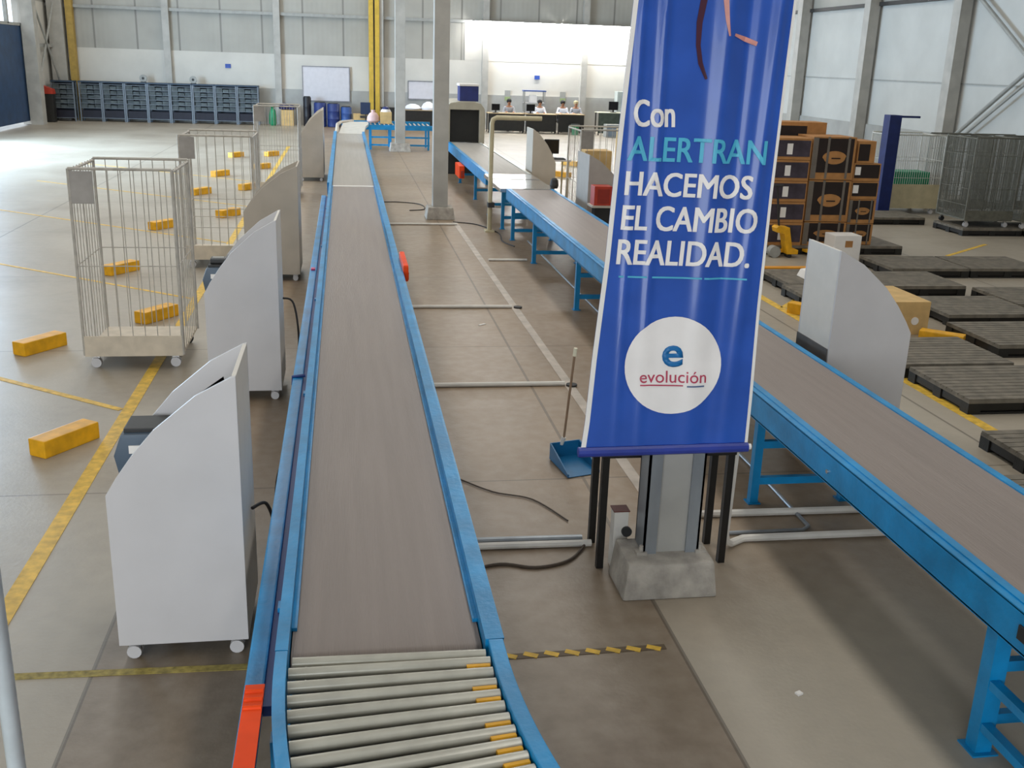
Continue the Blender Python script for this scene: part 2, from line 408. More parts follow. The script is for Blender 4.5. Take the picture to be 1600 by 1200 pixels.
for y in (18.5, 22, 25.5, 28.2): stand(c1, (-.27, .49), y, .66)
MB().box(-.37, 10.72, .655, -.33, 10.80, .672).build('reflector', mat('pink_reflector', '#e0306a', .4), c1)
mb = MB()
mb.tube([(-.385, 6.95, .6), (-.385, 6.95, .66), (-.30, 6.95, .67)], .012); mb.build('clamp', M_blued, c1)

t = thing('emergency_stop_box', 'small red switch box on the right rail of the straight conveyor', 'switch box', (.53, 9.9, .70))
MB().box(.526, 9.65, .76, .578, 10.4, .92).build('housing', M_orange, t, bevel=.02)
MB().box(.578, 9.7, .77, .584, 10.0, .84).build('cover', M_red, t)

# roller curve in front
rc = thing('roller_conveyor', 'curving roller conveyor with steel rollers at the near end of the belt', 'conveyor', (.13, 2.6, 0))
CX, CY, RI, RO = 3.60, 3.05, 3.10, 3.815
def arc(R, th): return (CX - R * math.cos(th), CY - R * math.sin(th))
MB().cyl((-.205, 3.105, .822), (.455, 3.09, .822), .0215, 16).build('roller', M_roll, rc, smooth=True)
TH = [.002 + i * .0205 for i in range(26)]
for i, th in enumerate(TH):
    a, b = arc(RO, th), arc(RI + .035, th)
    p = MB().cyl((a[0], a[1], .822), (b[0], b[1], .822), .0215, 16)
    if i < 2:
        q = arc(RO - .055, th); d = arc(RO - .06, th); p.cyl((q[0], q[1], .822), (d[0], d[1], .822), .0228, 16)
    p.build('roller', M_roll, rc, smooth=True)
for i in (0, 2, 3, 5, 6, 7, 8, 10, 11):
    th = TH[i] + .0105; a, b = arc(RI + .12, th), arc(RI + .04, th)
    MB().tube([(a[0], a[1], .826), (b[0], b[1], .826)], .013, 6).build('drive_band', M_yel, rc)
def curve_rail(R0, R1, z0, z1, name, m, th0=0, th1=.56, y_ext=0):
    n = 24; P = [arc(R0, th0 + (th1 - th0) * i / n) for i in range(n + 1)]; Q = [arc(R1, th0 + (th1 - th0) * i / n) for i in range(n + 1)]
    if y_ext: P.insert(0, (P[0][0], P[0][1] + y_ext)); Q.insert(0, (Q[0][0], Q[0][1] + y_ext))
    mb = MB(); k = len(P)
    vs = []
    for p, q in zip(P, Q): vs += [(p[0], p[1], z0), (q[0], q[1], z0), (q[0], q[1], z1), (p[0], p[1], z1)]
    fs = []
    for i in range(k - 1):
        for j in range(4): fs.append((4 * i + j, 4 * i + (j + 1) % 4, 4 * i + 4 + (j + 1) % 4, 4 * i + 4 + j))
    fs += [(0, 1, 2, 3), (4 * k - 1, 4 * k - 2, 4 * k - 3, 4 * k - 4)]
    return mb._faces(vs, fs).build(name, m, rc, bevel=.004)
curve_rail(RI + .03, RI - .022, .66, .86, 'side_rail', M_blue, y_ext=.08)
MB().box(-.385, 1.9, .60, -.315, 3.13, .655).build('guard_rail', M_blue, rc, bevel=.008)
curve_rail(RO + .047, RO + .005, .66, .86, 'side_rail', M_blue, y_ext=.08)
curve_rail(RO - .005, RI + .01, .70, .712, 'roller_gap_shade', M_dark, y_ext=.05)  # added dark sheet, stands in for the shade between the rollers
for th in (.03, .5):
    for R in (RI - .02, RO + .03):
        p = arc(R, th); MB().box(p[0] - .03, p[1] - .03, 0, p[0] + .03, p[1] + .03, .66).build('leg', M_blue, rc)
og = thing('orange_guard', 'bright orange folded metal guard beside the near rollers', 'guard', (-.35, 2.6, .655))
MB().prism([(-.355, .656), (-.355, .80), (-.292, .80), (-.292, .79), (-.345, .79), (-.345, .656)], 'y', 1.9, 3.03).build('plate', M_orange, og)
mb = MB()
for y in (2.90, 2.945, 2.99): mb.cyl((-.352, y, .80), (-.294, y, .80), .009, 8)
mb.build('ridge', M_orange, og)

# second long conveyor
c2 = thing('belt_conveyor', 'long belt conveyor with blue sides on the right, behind the banner', 'conveyor', (3.0, 3.0, 0), 'long blue belt conveyors')
belt(2.685, 3.345, 2.2, 16.78, .80, .10, 'belt', M_belt, c2)
MB().box(2.60, 2.2, .635, 2.612, 16.8, .80).box(2.60, 2.2, .795, 2.68, 16.8, .806).box(2.637, 2.2, .806, 2.68, 16.8, .812).box(2.60, 2.2, .63, 2.65, 16.8, .642).build('side_rail', M_blue, c2)
MB().box(3.36, 2.2, .635, 3.372, 16.8, .80).box(3.345, 2.2, .795, 3.392, 16.8, .808).build('side_rail', M_blue, c2)
for y in (3.02, 3.42, 6.05, 8.85, 11.64, 14.55, 16.55): stand(c2, (2.69, 3.34), y, .70, .075 if y < 4 else .055, (.16, .42))
for z in (.33, .12): MB().box(2.655, 3.06, z, 2.70, 3.38, z + .04).build('brace', M_blue, c2)
mb = MB(); mb.cyl((2.585, 3.12, .72), (2.625, 3.12, .72), .035).box(2.59, 3.04, .69, 2.61, 3.2, .75); mb.build('bearing', M_dark, c2)
mb = MB()
for y in (4.9, 6.22): mb.cyl((2.592, y, .70), (2.602, y, .70), .012, 8)
mb.build('bolt', M_steel, c2)
MB().box(2.594, 2.92, .68, 2.60, 3.0, .73).build('sticker', M_paper, c2)
# steel transfer
MB().box(2.50, 16.82, .74, 3.42, 18.15, .803).build('transfer_plate', M_steel, c2, bevel=.01)
MB().box(2.52, 18.22, .74, 3.42, 19.02, .808).build('transfer_plate', M_steel, c2, bevel=.01)
MB().lathe([(.06, 0), (.075, .05), (.06, .14), (.03, .17)], (3.44, 17.0, .80), 14).build('motor_cap', M_dark, c2)
belt(2.64, 3.36, 19.05, 26.45, .80, .10, 'belt', MATS['pale_belt_rubber'], c2)
MB().box(2.56, 19.05, .6, 2.63, 26.45, .812).build('side_rail', M_blue, c2)
MB().box(3.37, 19.05, .6, 3.42, 26.45, .812).build('side_rail', mat('pale_rail', '#b9b7ac', .4, .3), c2)
for y in (17.7, 19.4, 21.6, 24.6): stand(c2, (2.69, 3.34), y, .70, .055)
t = thing('emergency_stop_box', 'orange box hanging under the blue rail near the scanner tunnel', 'switch box', (2.52, 22.8, .3))
MB().box(2.44, 22.5, .33, 2.555, 23.4, .60).build('housing', M_orange, t, bevel=.015)
MB().box(2.47, 22.48, .36, 2.53, 22.5, .5).build('cover', M_red, t)

# far cross conveyor
cc = thing('cross_conveyor', 'blue roller conveyor standing crosswise at the far end of the straight belt', 'conveyor', (1.4, 34, 0))
MB().box(.66, 33.40, .61, 2.75, 33.48, .76).build('side_rail', M_blue, cc)
MB().box(-.1, 34.50, .66, 2.75, 34.58, .82).build('side_rail', M_blue, cc)
pts = [(-.22, 28.85), (-.22, 32.6), (-.12, 33.7), (.25, 34.45)]
MB().tube([(x, y, .80) for x, y in pts], .05).build('curve_rail', M_cream, cc)
for i in range(14):
    x = .82 + i * .14; MB().cyl((x, 33.48, .745), (x, 34.5, .745), .025, 8).build('roller', M_cream, cc)
MB().prism([(-.17, 28.9), (.50, 28.9), (.62, 32.0), (.74, 33.4), (.74, 34.45), (.2, 34.3), (-.06, 33.4)], 'z', .72, .79).build('curve_bed', mat('pale_curve', '#d8d4cc', .35, .1), cc)
for x in (.80, 1.42, 2.62):
    for y in (33.44, 34.54): MB().box(x - .03, y - .03, 0, x + .03, y + .03, .65).build('leg', M_blue, cc)
for z in (.12, .36): MB().box(.76, 33.42, z, 2.66, 33.46, z + .05).build('stretcher', M_blue, cc)

# scanner tunnel
t = thing('scanner_tunnel', 'big grey scanner with a black tunnel mouth at the end of the right conveyor', 'scanner', (3.0, 27.5, 0))
MB().prism([(2.50, .70), (2.50, 1.62), (2.62, 1.76), (2.85, 1.80), (3.2, 1.80), (3.40, 1.76), (3.50, 1.62), (3.50, .70), (3.36, .70), (3.36, 1.60), (2.62, 1.60), (2.62, .70)], 'y', 26.5, 28.6).build('hood', mat('scanner_beige', '#a9a392', .5, 0, .04), t, bevel=.015)
MB().box(2.625, 26.62, .80, 3.355, 26.68, 1.60).build('curtain', mat('black_curtain', '#12110d', .6, 0, .15), t)
MB().box(2.55, 26.55, 0, 3.45, 28.55, .695).build('base', M_dark, t)
MB().box(3.505, 26.9, 1.0, 3.56, 27.5, 1.5).build('control_panel', M_beige, t)
t = thing('crate', 'dark blue crate with a white lid on top of the scanner', 'crate', (3.1, 27.0, 1.80), )
MB().box(2.88, 26.75, 1.80, 3.36, 27.3, 2.17).build('body', mat('navy_plastic', '#1b2765', .5, 0, .08), t, bevel=.015)
MB().box(2.86, 26.73, 2.17, 3.38, 27.32, 2.225).build('lid', M_paper, t, bevel=.01)

# beige gooseneck frame over the transfer
t = thing('tube_frame', 'beige bent tube frame standing at the steel transfer of the right conveyor', 'frame', (2.42, 17.4, 0))
MB().tube([(2.42, 17.4, 0), (2.42, 17.4, 1.80), (2.44, 17.4, 1.87), (2.50, 17.4, 1.90), (3.26, 17.4, 1.90)], .04, 10).build('tube', M_beige, t, smooth=True)
MB().box(2.34, 17.3, 0, 2.50, 17.5, .03).build('foot', M_beige, t)
MB().box(2.38, 17.32, .42, 2.49, 17.48, .5).build('clamp', M_dark, t)

# ================================================================== WORKSTATIONS
def castor(root, x, y, r, m=M_white):
    f = MB().box(x - .03, y - .012, r * .9, x + .03, y + .012, 2 * r + .02).build('castor', M_steel, root)
    w_ = MB().cyl((x, y - .028, r), (x, y - .014, r), r, 14).cyl((x, y + .014, r), (x, y + .028, r), r, 14).build('wheel', m, f, smooth=True)
def workstation(name, label, x, y, wid, h, dep, sgn, m=M_white, cut=True, group='slant sided workstations', hole=False):
    t = thing(name, label, 'workstation', (x, y, 0), group)
    k = h / 1.42
    prof = [(0, .085), (-dep, .085), (-dep, .86 * k), (-dep * .92, .94 * k), (-dep * .79, 1.05 * k), (-dep * .62, 1.17 * k), (-dep * .48, 1.24 * k), (-dep * .30, 1.33 * k), (-.02, 1.415 * k), (0, 1.42 * k)]
    prof = [(x + sgn * u, v) for u, v in prof]
    MB().prism(prof, 'y', y, y + .022).build('side_panel', m, t, bevel=.003)
    pf = list(prof)
    if hole:   # hand cut-out towards the slope
        o = [(x - sgn * .245, 1.16 * k), (x - sgn * .12, 1.25 * k), (x - sgn * .10, 1.13 * k)]
        a = (x - sgn * dep * .48, 1.24 * k)
        i = 6; pf = prof[:i + 1] + [o[0], o[2], o[1], o[0], prof[i]] + prof[i + 1:]
    MB().prism(pf, 'y', y + wid - .022, y + wid).build('side_panel', m, t)
    xb = x; MB().box(xb, y + .0225, .085, xb - sgn * .02, y + wid - .0225, h * .998).build('back_panel', M_edge if m is M_white else m, t, bevel=.002)
    MB().box(x - sgn * .02, y + .022, .80, x - sgn * dep * .97, y + wid - .022, .825).build('desk_shelf', m, t)
    MB().box(x - sgn * .02, y + .022, .40, x - sgn * dep * .9, y + wid - .022, .42).build('lower_shelf', m, t)
    MB().box(x - sgn * .021, y + .03, .086, x - sgn * dep * .98, y + wid - .03, .105).build('base', M_dark, t)
    for px in (.06, dep - .06):
        for py in (.05, wid - .05): castor(t, x - sgn * px, y + py, .034)
    return t
workstation('workstation', 'white slant sided workstation nearest the camera, left of the roller curve', -.50, 4.5, .58, 1.42, .60, 1, hole=True)
workstation('workstation', 'white slant sided workstation, second one up the straight conveyor', -.56, 8.43, .62, 1.52, .59, 1)
workstation('workstation', 'beige slant sided workstation, third one up the straight conveyor', -.60, 13.3, .80, 1.46, .68, 1, M_cream)
workstation('workstation', 'beige slant sided workstation farthest up the straight conveyor', -.50, 24.5, 1.5, 1.60, .55, 1, M_cream)
workstation('workstation', 'white slant sided workstation behind the right conveyor by the pallets', 3.53, 6.88, .55, 1.57, .64, -1)
workstation('workstation', 'beige slant sided workstation beside the far right conveyor, with black monitor', 3.50, 19.5, .7, 1.60, .46, -1, M_cream)
workstation('workstation', 'grey slant sided workstation half hidden by the banner edge', 3.62, 15.3, .8, 1.50, .60, -1, mat('grey_laminate', '#a19a92', .55, 0, .03))

wsr = [o for o in bpy.data.objects if o.get('label', '').startswith('white slant sided workstation behind the right')][0]
MB().box(3.522, 6.90, .10, 3.529, 7.43, .83).build('opening_shade', mat('opening_shade_grey', '#55504c', .6), wsr)  # dark sheet painted as the shade of the opening under the back panel
def printer(label, x, y, z, s=1):
    t = thing('printer', label, 'printer', (x, y, z), 'printers on the workstations')
    MB().prism([(-.13 * s + x, z), (-.15 * s + x, z + .11 * s), (-.11 * s + x, z + .22 * s), (.12 * s + x, z + .22 * s), (.14 * s + x, z + .1 * s), (.14 * s + x, z)], 'y', y, y + .26 * s).build('body', M_printer, t, bevel=.018, smooth=True)
    MB().box(x - .10 * s, y + .03, z + .215 * s, x + .10 * s, y + .22 * s, z + .24 * s).build('cover', M_dark, t, bevel=.006)
    MB().box(x - .075 * s, y - .006, z + .125 * s, x - .01 * s, y - .0, z + .165 * s).build('paper_label', M_paper, t)
    return t
printer('grey blue printer with a white label on the nearest workstation', -.97, 4.80, .825)
printer('grey blue printer on the second workstation', -1.06, 8.75, .86, .95)
t = thing('handset', 'small black handset lying on top of the second printer', 'handset', (-1.06, 8.85, 1.09))
MB().box(-1.14, 8.82, 1.089, -1.0, 8.94, 1.135).build('body', M_black, t, bevel=.012)
MB().box(-1.12, 8.84, 1.135, -1.03, 8.9, 1.14).build('keypad', M_grey, t)

def monitor(label, x, y, z, w, h, rz=0):
    t = thing('monitor', label, 'monitor', (x, y, z), None)
    MB().box(x - w / 2, y, z + .09, x + w / 2, y + .04, z + .09 + h).build('case', M_blkpl, t, bevel=.006)
    MB().box(x - w / 2 + .02, y - .003, z + .11, x + w / 2 - .02, y, z + .07 + h).build('screen', mat('dark_screen', '#0b0b10', .2), t)
    MB().box(x - .03, y + .01, z + .015, x + .03, y + .04, z + .1).box(x - .11, y - .05, z, x + .11, y + .1, z + .015).build('stand', M_blkpl, t)
    return t
tb = thing('side_table', 'small white table with thin legs beside the far right workstation', 'table', (4.12, 20.5, 0))
MB().box(3.80, 20.25, .94, 4.42, 20.95, .97).build('tabletop', M_white, tb)
for a in (3.84, 4.38):
    for b in (20.3, 20.9): MB().box(a - .015, b - .015, 0, a + .015, b + .015, .94).build('leg', M_beige, tb)
monitor('black monitor on the small white table beside the far right conveyor', 4.09, 20.62, .97, .30, .28)
t = thing('keyboard', 'dark keyboard in front of the far black monitor', 'keyboard', (4.1, 20.4, .97))
MB().box(3.85, 20.3, .97, 4.32, 20.5, .99).build('tray', M_dark, t, bevel=.004)
mb = MB()
for r in range(4): mb.box(3.87, 20.315 + r * .042, .99, 4.30, 20.345 + r * .042, .998)
mb.build('keys', M_blkpl, t)

# ================================================================== BANNER AND THE TABLE BEHIND IT
def by(x, z):
    f = 0
    s = max(0, min(1, (z - .95) / 2.2))
    for xc, wd, am in ((1.30 + .06 * s, .018, .010), (1.42 + .05 * s, .022, .014), (1.67 + .11 * s, .05, .022), (1.76 + .13 * s, .03, -.012), (1.86 + .17 * s, .03, .016)):
        f -= am * (.25 + s) * math.exp(-((x - xc) / wd) ** 2)
    return 4.62 + (z - .97) * .108 + f * 1.15
def bl(z):
    P = [(.95, 1.124), (.996, 1.13), (1.115, 1.145), (1.434, 1.171), (1.897, 1.219), (2.519, 1.265), (3.086, 1.313), (3.6, 1.353)]
    for (a, b), (c, d) in zip(P, P[1:]):
        if z <= c: return b + (d - b) * (z - a) / (c - a)
    return P[-1][1]
def br(z):
    P = [(.95, 1.992), (.997, 1.995), (1.228, 2.004), (1.679, 2.015), (2.237, 2.043), (2.831, 2.081), (3.118, 2.101), (3.6, 2.13)]
    for (a, b), (c, d) in zip(P, P[1:]):
        if z <= c: return b + (d - b) * (z - a) / (c - a)
    return P[-1][1]
bn = thing('banner', 'tall blue hanging banner with white Spanish slogan and round white logo', 'banner', (1.55, 4.65, .95))
M_ban = mat('banner_vinyl', '#2a54ad', .27, 0, .05, 5, coat=.15)
def sheet(u0, u1, name, m, off, z0=.99, z1=3.6, nu=70, nz=60):
    mb = MB(); vs = []; th = .002
    for k in range(2):
        for j in range(nz + 1):
            z = z0 + (z1 - z0) * j / nz
            for i in range(nu + 1):
                u = u0 + (u1 - u0) * i / nu; x = bl(z) + (br(z) - bl(z)) * u
                vs.append((x, by(x, z) - off + k * th, z))
    n = (nu + 1) * (nz + 1); fs = []
    for j in range(nz):
        for i in range(nu):
            a = j * (nu + 1) + i; q = (a, a + 1, a + nu + 2, a + nu + 1)
            fs.append(q); fs.append(tuple(n + v for v in q[::-1]))
    for j in range(nz):
        for i in (0, nu):
            a = j * (nu + 1) + i; b = a + nu + 1; fs.append((a, b, n + b, n + a))
    for i in range(nu):
        for j in (0, nz):
            a = j * (nu + 1) + i; fs.append((a, a + 1, n + a + 1, n + a))
    return mb._faces(vs, fs).build(name, m, bn, smooth=True)
sheet(0, 1, 'cloth', M_ban, 0)
sheet(0, .028, 'edge_hem', M_paper, .0035, nu=2)
sheet(.982, 1, 'edge_hem', M_paper, .0035, nu=2)
MB().tube([(1.115, 4.618, .965), (1.995, 4.618, .97)], .026, 10).build('bottom_bar', mat('banner_bar', '#27398f', .4), bn)
MB().tube([(1.995, 4.618, .972), (2.012, 4.618, .972)], .016, 8).build('bar_cap', M_paper, bn)
MB().tube([(1.33, 4.90, 3.6), (2.16, 4.90, 3.6)], .02, 10).build('top_bar', M_galv, bn)
MB().tube([(1.5, 4.90, 3.6), (1.74, 4.955, 4.1), (1.98, 4.90, 3.6)], .006, 6).build('hanging_cord', M_cable, bn)
def text(body, p0, p1, p2, m, name, off=.006, weight=.0, cap='H', bold=0):
    """p0 baseline left, p1 baseline right, p2 cap height left (x, z on the banner)"""
    cu = bpy.data.curves.new('txt', 'FONT'); cu.body = body; cu.offset = weight; cu.resolution_u = 4
    ob = bpy.data.objects.new('txt', cu); COL.objects.link(ob)
    dg = bpy.context.evaluated_depsgraph_get()
    me = bpy.data.meshes.new_from_object(ob.evaluated_get(dg))
    bpy.data.objects.remove(ob); bpy.data.curves.remove(cu)
    bm = bmesh.new(); bm.from_mesh(me); bpy.data.meshes.remove(me)
    xs = [v.co.x for v in bm.verts]; x0, x1 = min(xs), max(xs)
    hcap = {'H': .695, 'x': .52}[cap] + weight
    bmesh.ops.subdivide_edges(bm, edges=[e for e in bm.edges if e.calc_length() > .25], cuts=3, use_grid_fill=False)
    for v in bm.verts:
        u = (v.co.x - x0) / (x1 - x0); t_ = v.co.y / hcap
        x = p0[0] + (p1[0] - p0[0]) * u + (p2[0] - p0[0]) * t_
        z = p0[1] + (p1[1] - p0[1]) * u + (p2[1] - p0[1]) * t_
        v.co = (x, by(x, z) - off, z)
    r = bmesh.ops.extrude_face_region(bm, geom=bm.faces[:])
    for v in [g for g in r['geom'] if isinstance(g, bmesh.types.BMVert)]: v.co.y += .002
    if bold:
        src = bm.copy(); tmp = bpy.data.meshes.new('tmp'); src.to_mesh(tmp); src.free(); n0 = 0
        bmesh.ops.translate(bm, verts=bm.verts, vec=(-bold, 0, -bold * .5))
        for k, (dx, dz) in enumerate(((1, -.5), (1, .5), (-1, .5), (0, 0))):
            n0 = len(bm.verts); bm.from_mesh(tmp); bm.verts.ensure_lookup_table()
            bmesh.ops.translate(bm, verts=bm.verts[n0:], vec=(dx * bold, -.00025 * (k + 1), dz * bold))
        bpy.data.meshes.remove(tmp)
    mb = MB(); mb.bm.free(); mb.bm = bm
    return mb.build(name, m, bn)
M_let = mat('banner_white', '#ece7e4', .45, 0, .02)
M_cyan = mat('banner_cyan', '#4fb0cf', .45, 0, .04)
text('Con', (1.336, 2.53), (1.532, 2.531), (1.331, 2.65), M_let, 'lettering', bold=.0031)
text('ALERTRAN', (1.311, 2.375), (1.988, 2.366), (1.316, 2.486), M_cyan, 'lettering', bold=.0025)
text('HACEMOS', (1.304, 2.216), (1.931, 2.202), (1.31, 2.325), M_let, 'lettering', bold=.0031)
text('EL CAMBIO', (1.292, 2.054), (1.961, 2.041), (1.30, 2.168), M_let, 'lettering', bold=.0031)
text('REALIDAD.', (1.276, 1.891), (1.935, 1.877), (1.284, 2.008), M_let, 'lettering', bold=.0031)
def decal(pts, m, name, off):
    mb = MB(); k = len(pts)
    return mb._faces([(x, by(x, z) - off, z) for x, z in pts] + [(x, by(x, z) - off + .002, z) for x, z in pts],
        [tuple(range(k)), tuple(range(2 * k - 1, k - 1, -1))] + [(i, (i + 1) % k, k + (i + 1) % k, k + i) for i in range(k)]).build(name, m, bn)
def ribbon(pts, w, m, name, off=.005):
    L = []; R = []
    for i, p in enumerate(pts):
        a = Vector(pts[max(i - 1, 0)]); b = Vector(pts[min(i + 1, len(pts) - 1)]); d = (b - a).normalized(); n = Vector((-d.y, d.x))
        ww = w[i] if isinstance(w, (list, tuple)) else w
        L.append(tuple(Vector(p) + n * ww / 2)); R.append(tuple(Vector(p) - n * ww / 2))
    mb = MB(); k = len(pts); vs = []
    for kk in (0, .002):
        vs += [(x, by(x, z) - off + kk, z) for x, z in L] + [(x, by(x, z) - off + kk, z) for x, z in R]
    fs = []
    for i in range(k - 1):
        fs += [(i, i + 1, k + i + 1, k + i), (2 * k + k + i, 2 * k + k + i + 1, 2 * k + i + 1, 2 * k + i), (i, 2 * k + i, 2 * k + i + 1, i + 1), (k + i, k + i + 1, 3 * k + i + 1, 3 * k + i)]
    fs += [(0, k, 3 * k, 2 * k), (k - 1, 3 * k - 1, 4 * k - 1, 2 * k - 1)]
    return mb._faces(vs, fs).build(name, m, bn)
ribbon([(1.288 + .0645 * i, 1.830 - .0012 * i) for i in range(11)], .008, M_cyan, 'underline')
# round logo (follows the folds in rings)
mb = MB(); n = 48; rings = [[]]
C0 = (1.582, 1.394); cen = mb.bm.verts.new((C0[0], by(*C0) - .006, C0[1])); prev = None
for r in range(1, 9):
    ring = []
    for i in range(n):
        a = 2 * PI * i / n; x = C0[0] + .2475 * r / 8 * math.cos(a); z = C0[1] + .2425 * r / 8 * math.sin(a)
        ring.append(mb.bm.verts.new((x, by(x, z) - .006, z)))
    for i in range(n):
        if prev is None: mb.bm.faces.new((cen, ring[i], ring[(i + 1) % n]))
        else: mb.bm.faces.new((prev[i], ring[i], ring[(i + 1) % n], prev[(i + 1) % n]))
    prev = ring
mb.build('logo_disc', M_let, bn, smooth=True)
text('e', (1.523, 1.394), (1.630, 1.394), (1.521, 1.508), mat('logo_blue', '#146aa8', .45), 'logo_letter', .010, .02, 'x')
M_logor = mat('logo_red', '#b23a55', .45)
text('evolución', (1.412, 1.313), (1.754, 1.307), (1.411, 1.358), M_logor, 'logo_lettering', .010, 0, 'x')
ribbon([(1.415 + .022 * i, 1.300 - .0006 * i) for i in range(11)], .006, M_logor, 'logo_underline', .010)
ribbon([(1.655 + .009 * i, 1.290) for i in range(11)], .007, mat('logo_grey', '#56688c', .5), 'logo_small_line', .010)
ribbon([(1.665, 3.3), (1.657, 3.2), (1.648, 3.1), (1.631, 3.0), (1.630, 2.9), (1.645, 2.82), (1.677, 2.75)], [.03, .03, .032, .028, .022, .022, .012], mat('dark_red_print', '#3c0f28', .45), 'printed_strand')
M_pink = mat('salmon_print', '#cf8d83', .45)
ribbon([(1.745, 3.3), (1.748, 3.1), (1.757, 3.02), (1.772, 2.945)], [.02, .022, .018, .008], M_pink, 'printed_highlight')
ribbon([(1.800, 2.952), (1.86, 2.935), (1.918, 2.915)], [.012, .022, .02], M_pink, 'printed_highlight')

t = thing('console_table', 'narrow black metal table standing behind the banner and column', 'table', (1.8, 5.4, 0))
for x, y in ((1.425, 5.23), (1.455, 5.56), (2.165, 5.23), (2.165, 5.48)):
    MB().box(x - .02, y - .02, 0, x + .02, y + .02, .70).build('leg', M_black, t)
MB().box(1.40, 5.20, .69, 2.19, 5.59, .74).build('tabletop', M_black, t, bevel=.004)

# ================================================================== ON THE AISLE FLOOR
def pipe(pts, r, m, label, name='floor_conduit', cat='conduit', group='floor conduits'):
    o = MB().tube(pts, r, 8).build(name, m, None, base=(pts[0][0], pts[0][1], 0), smooth=True)
    return tag(o, label, cat, group)
pipe([(.55, 18.07, .018), (1.93, 18.07, .018)], .018, M_pvc, 'white conduit crossing the aisle just before the footing of the nearer plain column')
pipe([(2.05, 14.72, .018), (2.62, 14.72, .018)], .018, M_pvc, 'short white conduit from the pale floor strip to the right conveyor')
pipe([(.55, 11.76, .02), (1.93, 11.74, .02)], .02, M_pvc, 'white conduit crossing the aisle, level with the third workstation')
pipe([(.55, 8.71, .022), (1.94, 8.70, .022)], .022, M_pvc, 'white conduit crossing the aisle behind the blue dustpan')
pipe([(.55, 5.60, .02), (1.40, 5.58, .02)], .02, M_galv, 'grey conduit by the black table leg, rear one of the pair')
pipe([(.55, 5.52, .022), (1.44, 5.50, .022)], .022, M_pvc, 'pale conduit by the black table leg, front one of the pair')
pipe([(2.25, 5.84, .025), (3.55, 5.82, .025)], .025, M_pvc, 'white pipe running under the right conveyor, rear one of the pair')
pipe([(2.24, 5.34, .72), (2.235, 5.36, .12), (2.25, 5.37, .06), (2.29, 5.40, .03), (2.40, 5.47, .026), (3.55, 5.47, .026)], .024, M_pvc, 'white pipe bent up beside the table, running under the right conveyor')
pipe([(2.92, 16.4, .015), (2.92, 6.4, .015), (2.90, 5.62, .015), (2.84, 5.57, .015), (2.3, 5.57, .015)], .013, M_galv, 'thin conduit along the floor under the whole right conveyor')
for i, (x, y) in enumerate(((2.0, 11.74), (2.0, 8.68))):
    o = MB().cyl((x, y, .003), (x, y, .02), .05, 14).build('floor_socket', M_dark, None, base=(x, y, 0))
    tag(o, ('round dark floor socket at the end of the conduit level with the third workstation', 'round dark floor socket beside the dustpan handle')[i], 'socket', 'floor sockets')
def cable(pts, label, r=.009, m=None):
    P = []
    for i in range(len(pts) - 1):     # smooth the run
        a, b, c, d = [Vector(pts[max(0, min(len(pts) - 1, i + k))]) for k in (-1, 0, 1, 2)]
        for s in range(6):
            u = s / 6; P.append(.5 * ((2 * b) + (c - a) * u + (2 * a - 5 * b + 4 * c - d) * u * u + (3 * b - a - 3 * c + d) * u ** 3))
    P.append(Vector(pts[-1]))
    o = MB().tube(P, r, 6).build('cable', m or M_cable, None, base=(pts[0][0], pts[0][1], 0), smooth=True)
    return tag(o, label, 'cable', 'loose black cables')
cable([(.62, 5.22, .01), (.85, 5.30, .01), (1.05, 5.24, .01), (1.25, 5.30, .01), (1.38, 5.46, .012), (1.40, 5.52, .03)], 'black cable snaking on the floor in front of the pale conduit pair', .009, mat('dusty_cable', '#4d4034', .7))
cable([(.70, 6.65, .008), (.95, 6.35, .008), (1.2, 6.2, .008), (1.37, 5.85, .008)], 'thin cable on the floor in front of the blue dustpan', .005, MATS['dusty_cable'])
cable([(-.49, 4.85, .62), (-.43, 4.95, .60), (-.40, 5.0, .45), (-.43, 5.0, .30), (-.40, 5.05, .30)], 'black cable hanging between the nearest workstation and the conveyor')
cable([(-.30, 5.6, .62), (-.38, 5.55, .58), (-.42, 5.5, .40), (-.40, 5.4, .05), (-.42, 5.2, .01)], 'black cable looping from the left guard rail to the floor')
cable([(-.55, 8.8, .80), (-.46, 8.8, .75), (-.42, 8.7, .45), (-.45, 8.6, .05)], 'black cable hanging from the second workstation')
cable([(1.9, 18.4, .01), (2.3, 18.1, .01), (2.55, 17.2, .01), (2.5, 16.4, .01), (2.62, 15.9, .01)], 'dark cable on the floor by the beige tube frame')
cable([(.6, 20.9, .01), (1.0, 21.0, .01), (1.45, 20.7, .01), (1.5, 20.0, .01), (1.2, 19.8, .01)], 'dark cable on the floor beyond the nearer plain column')

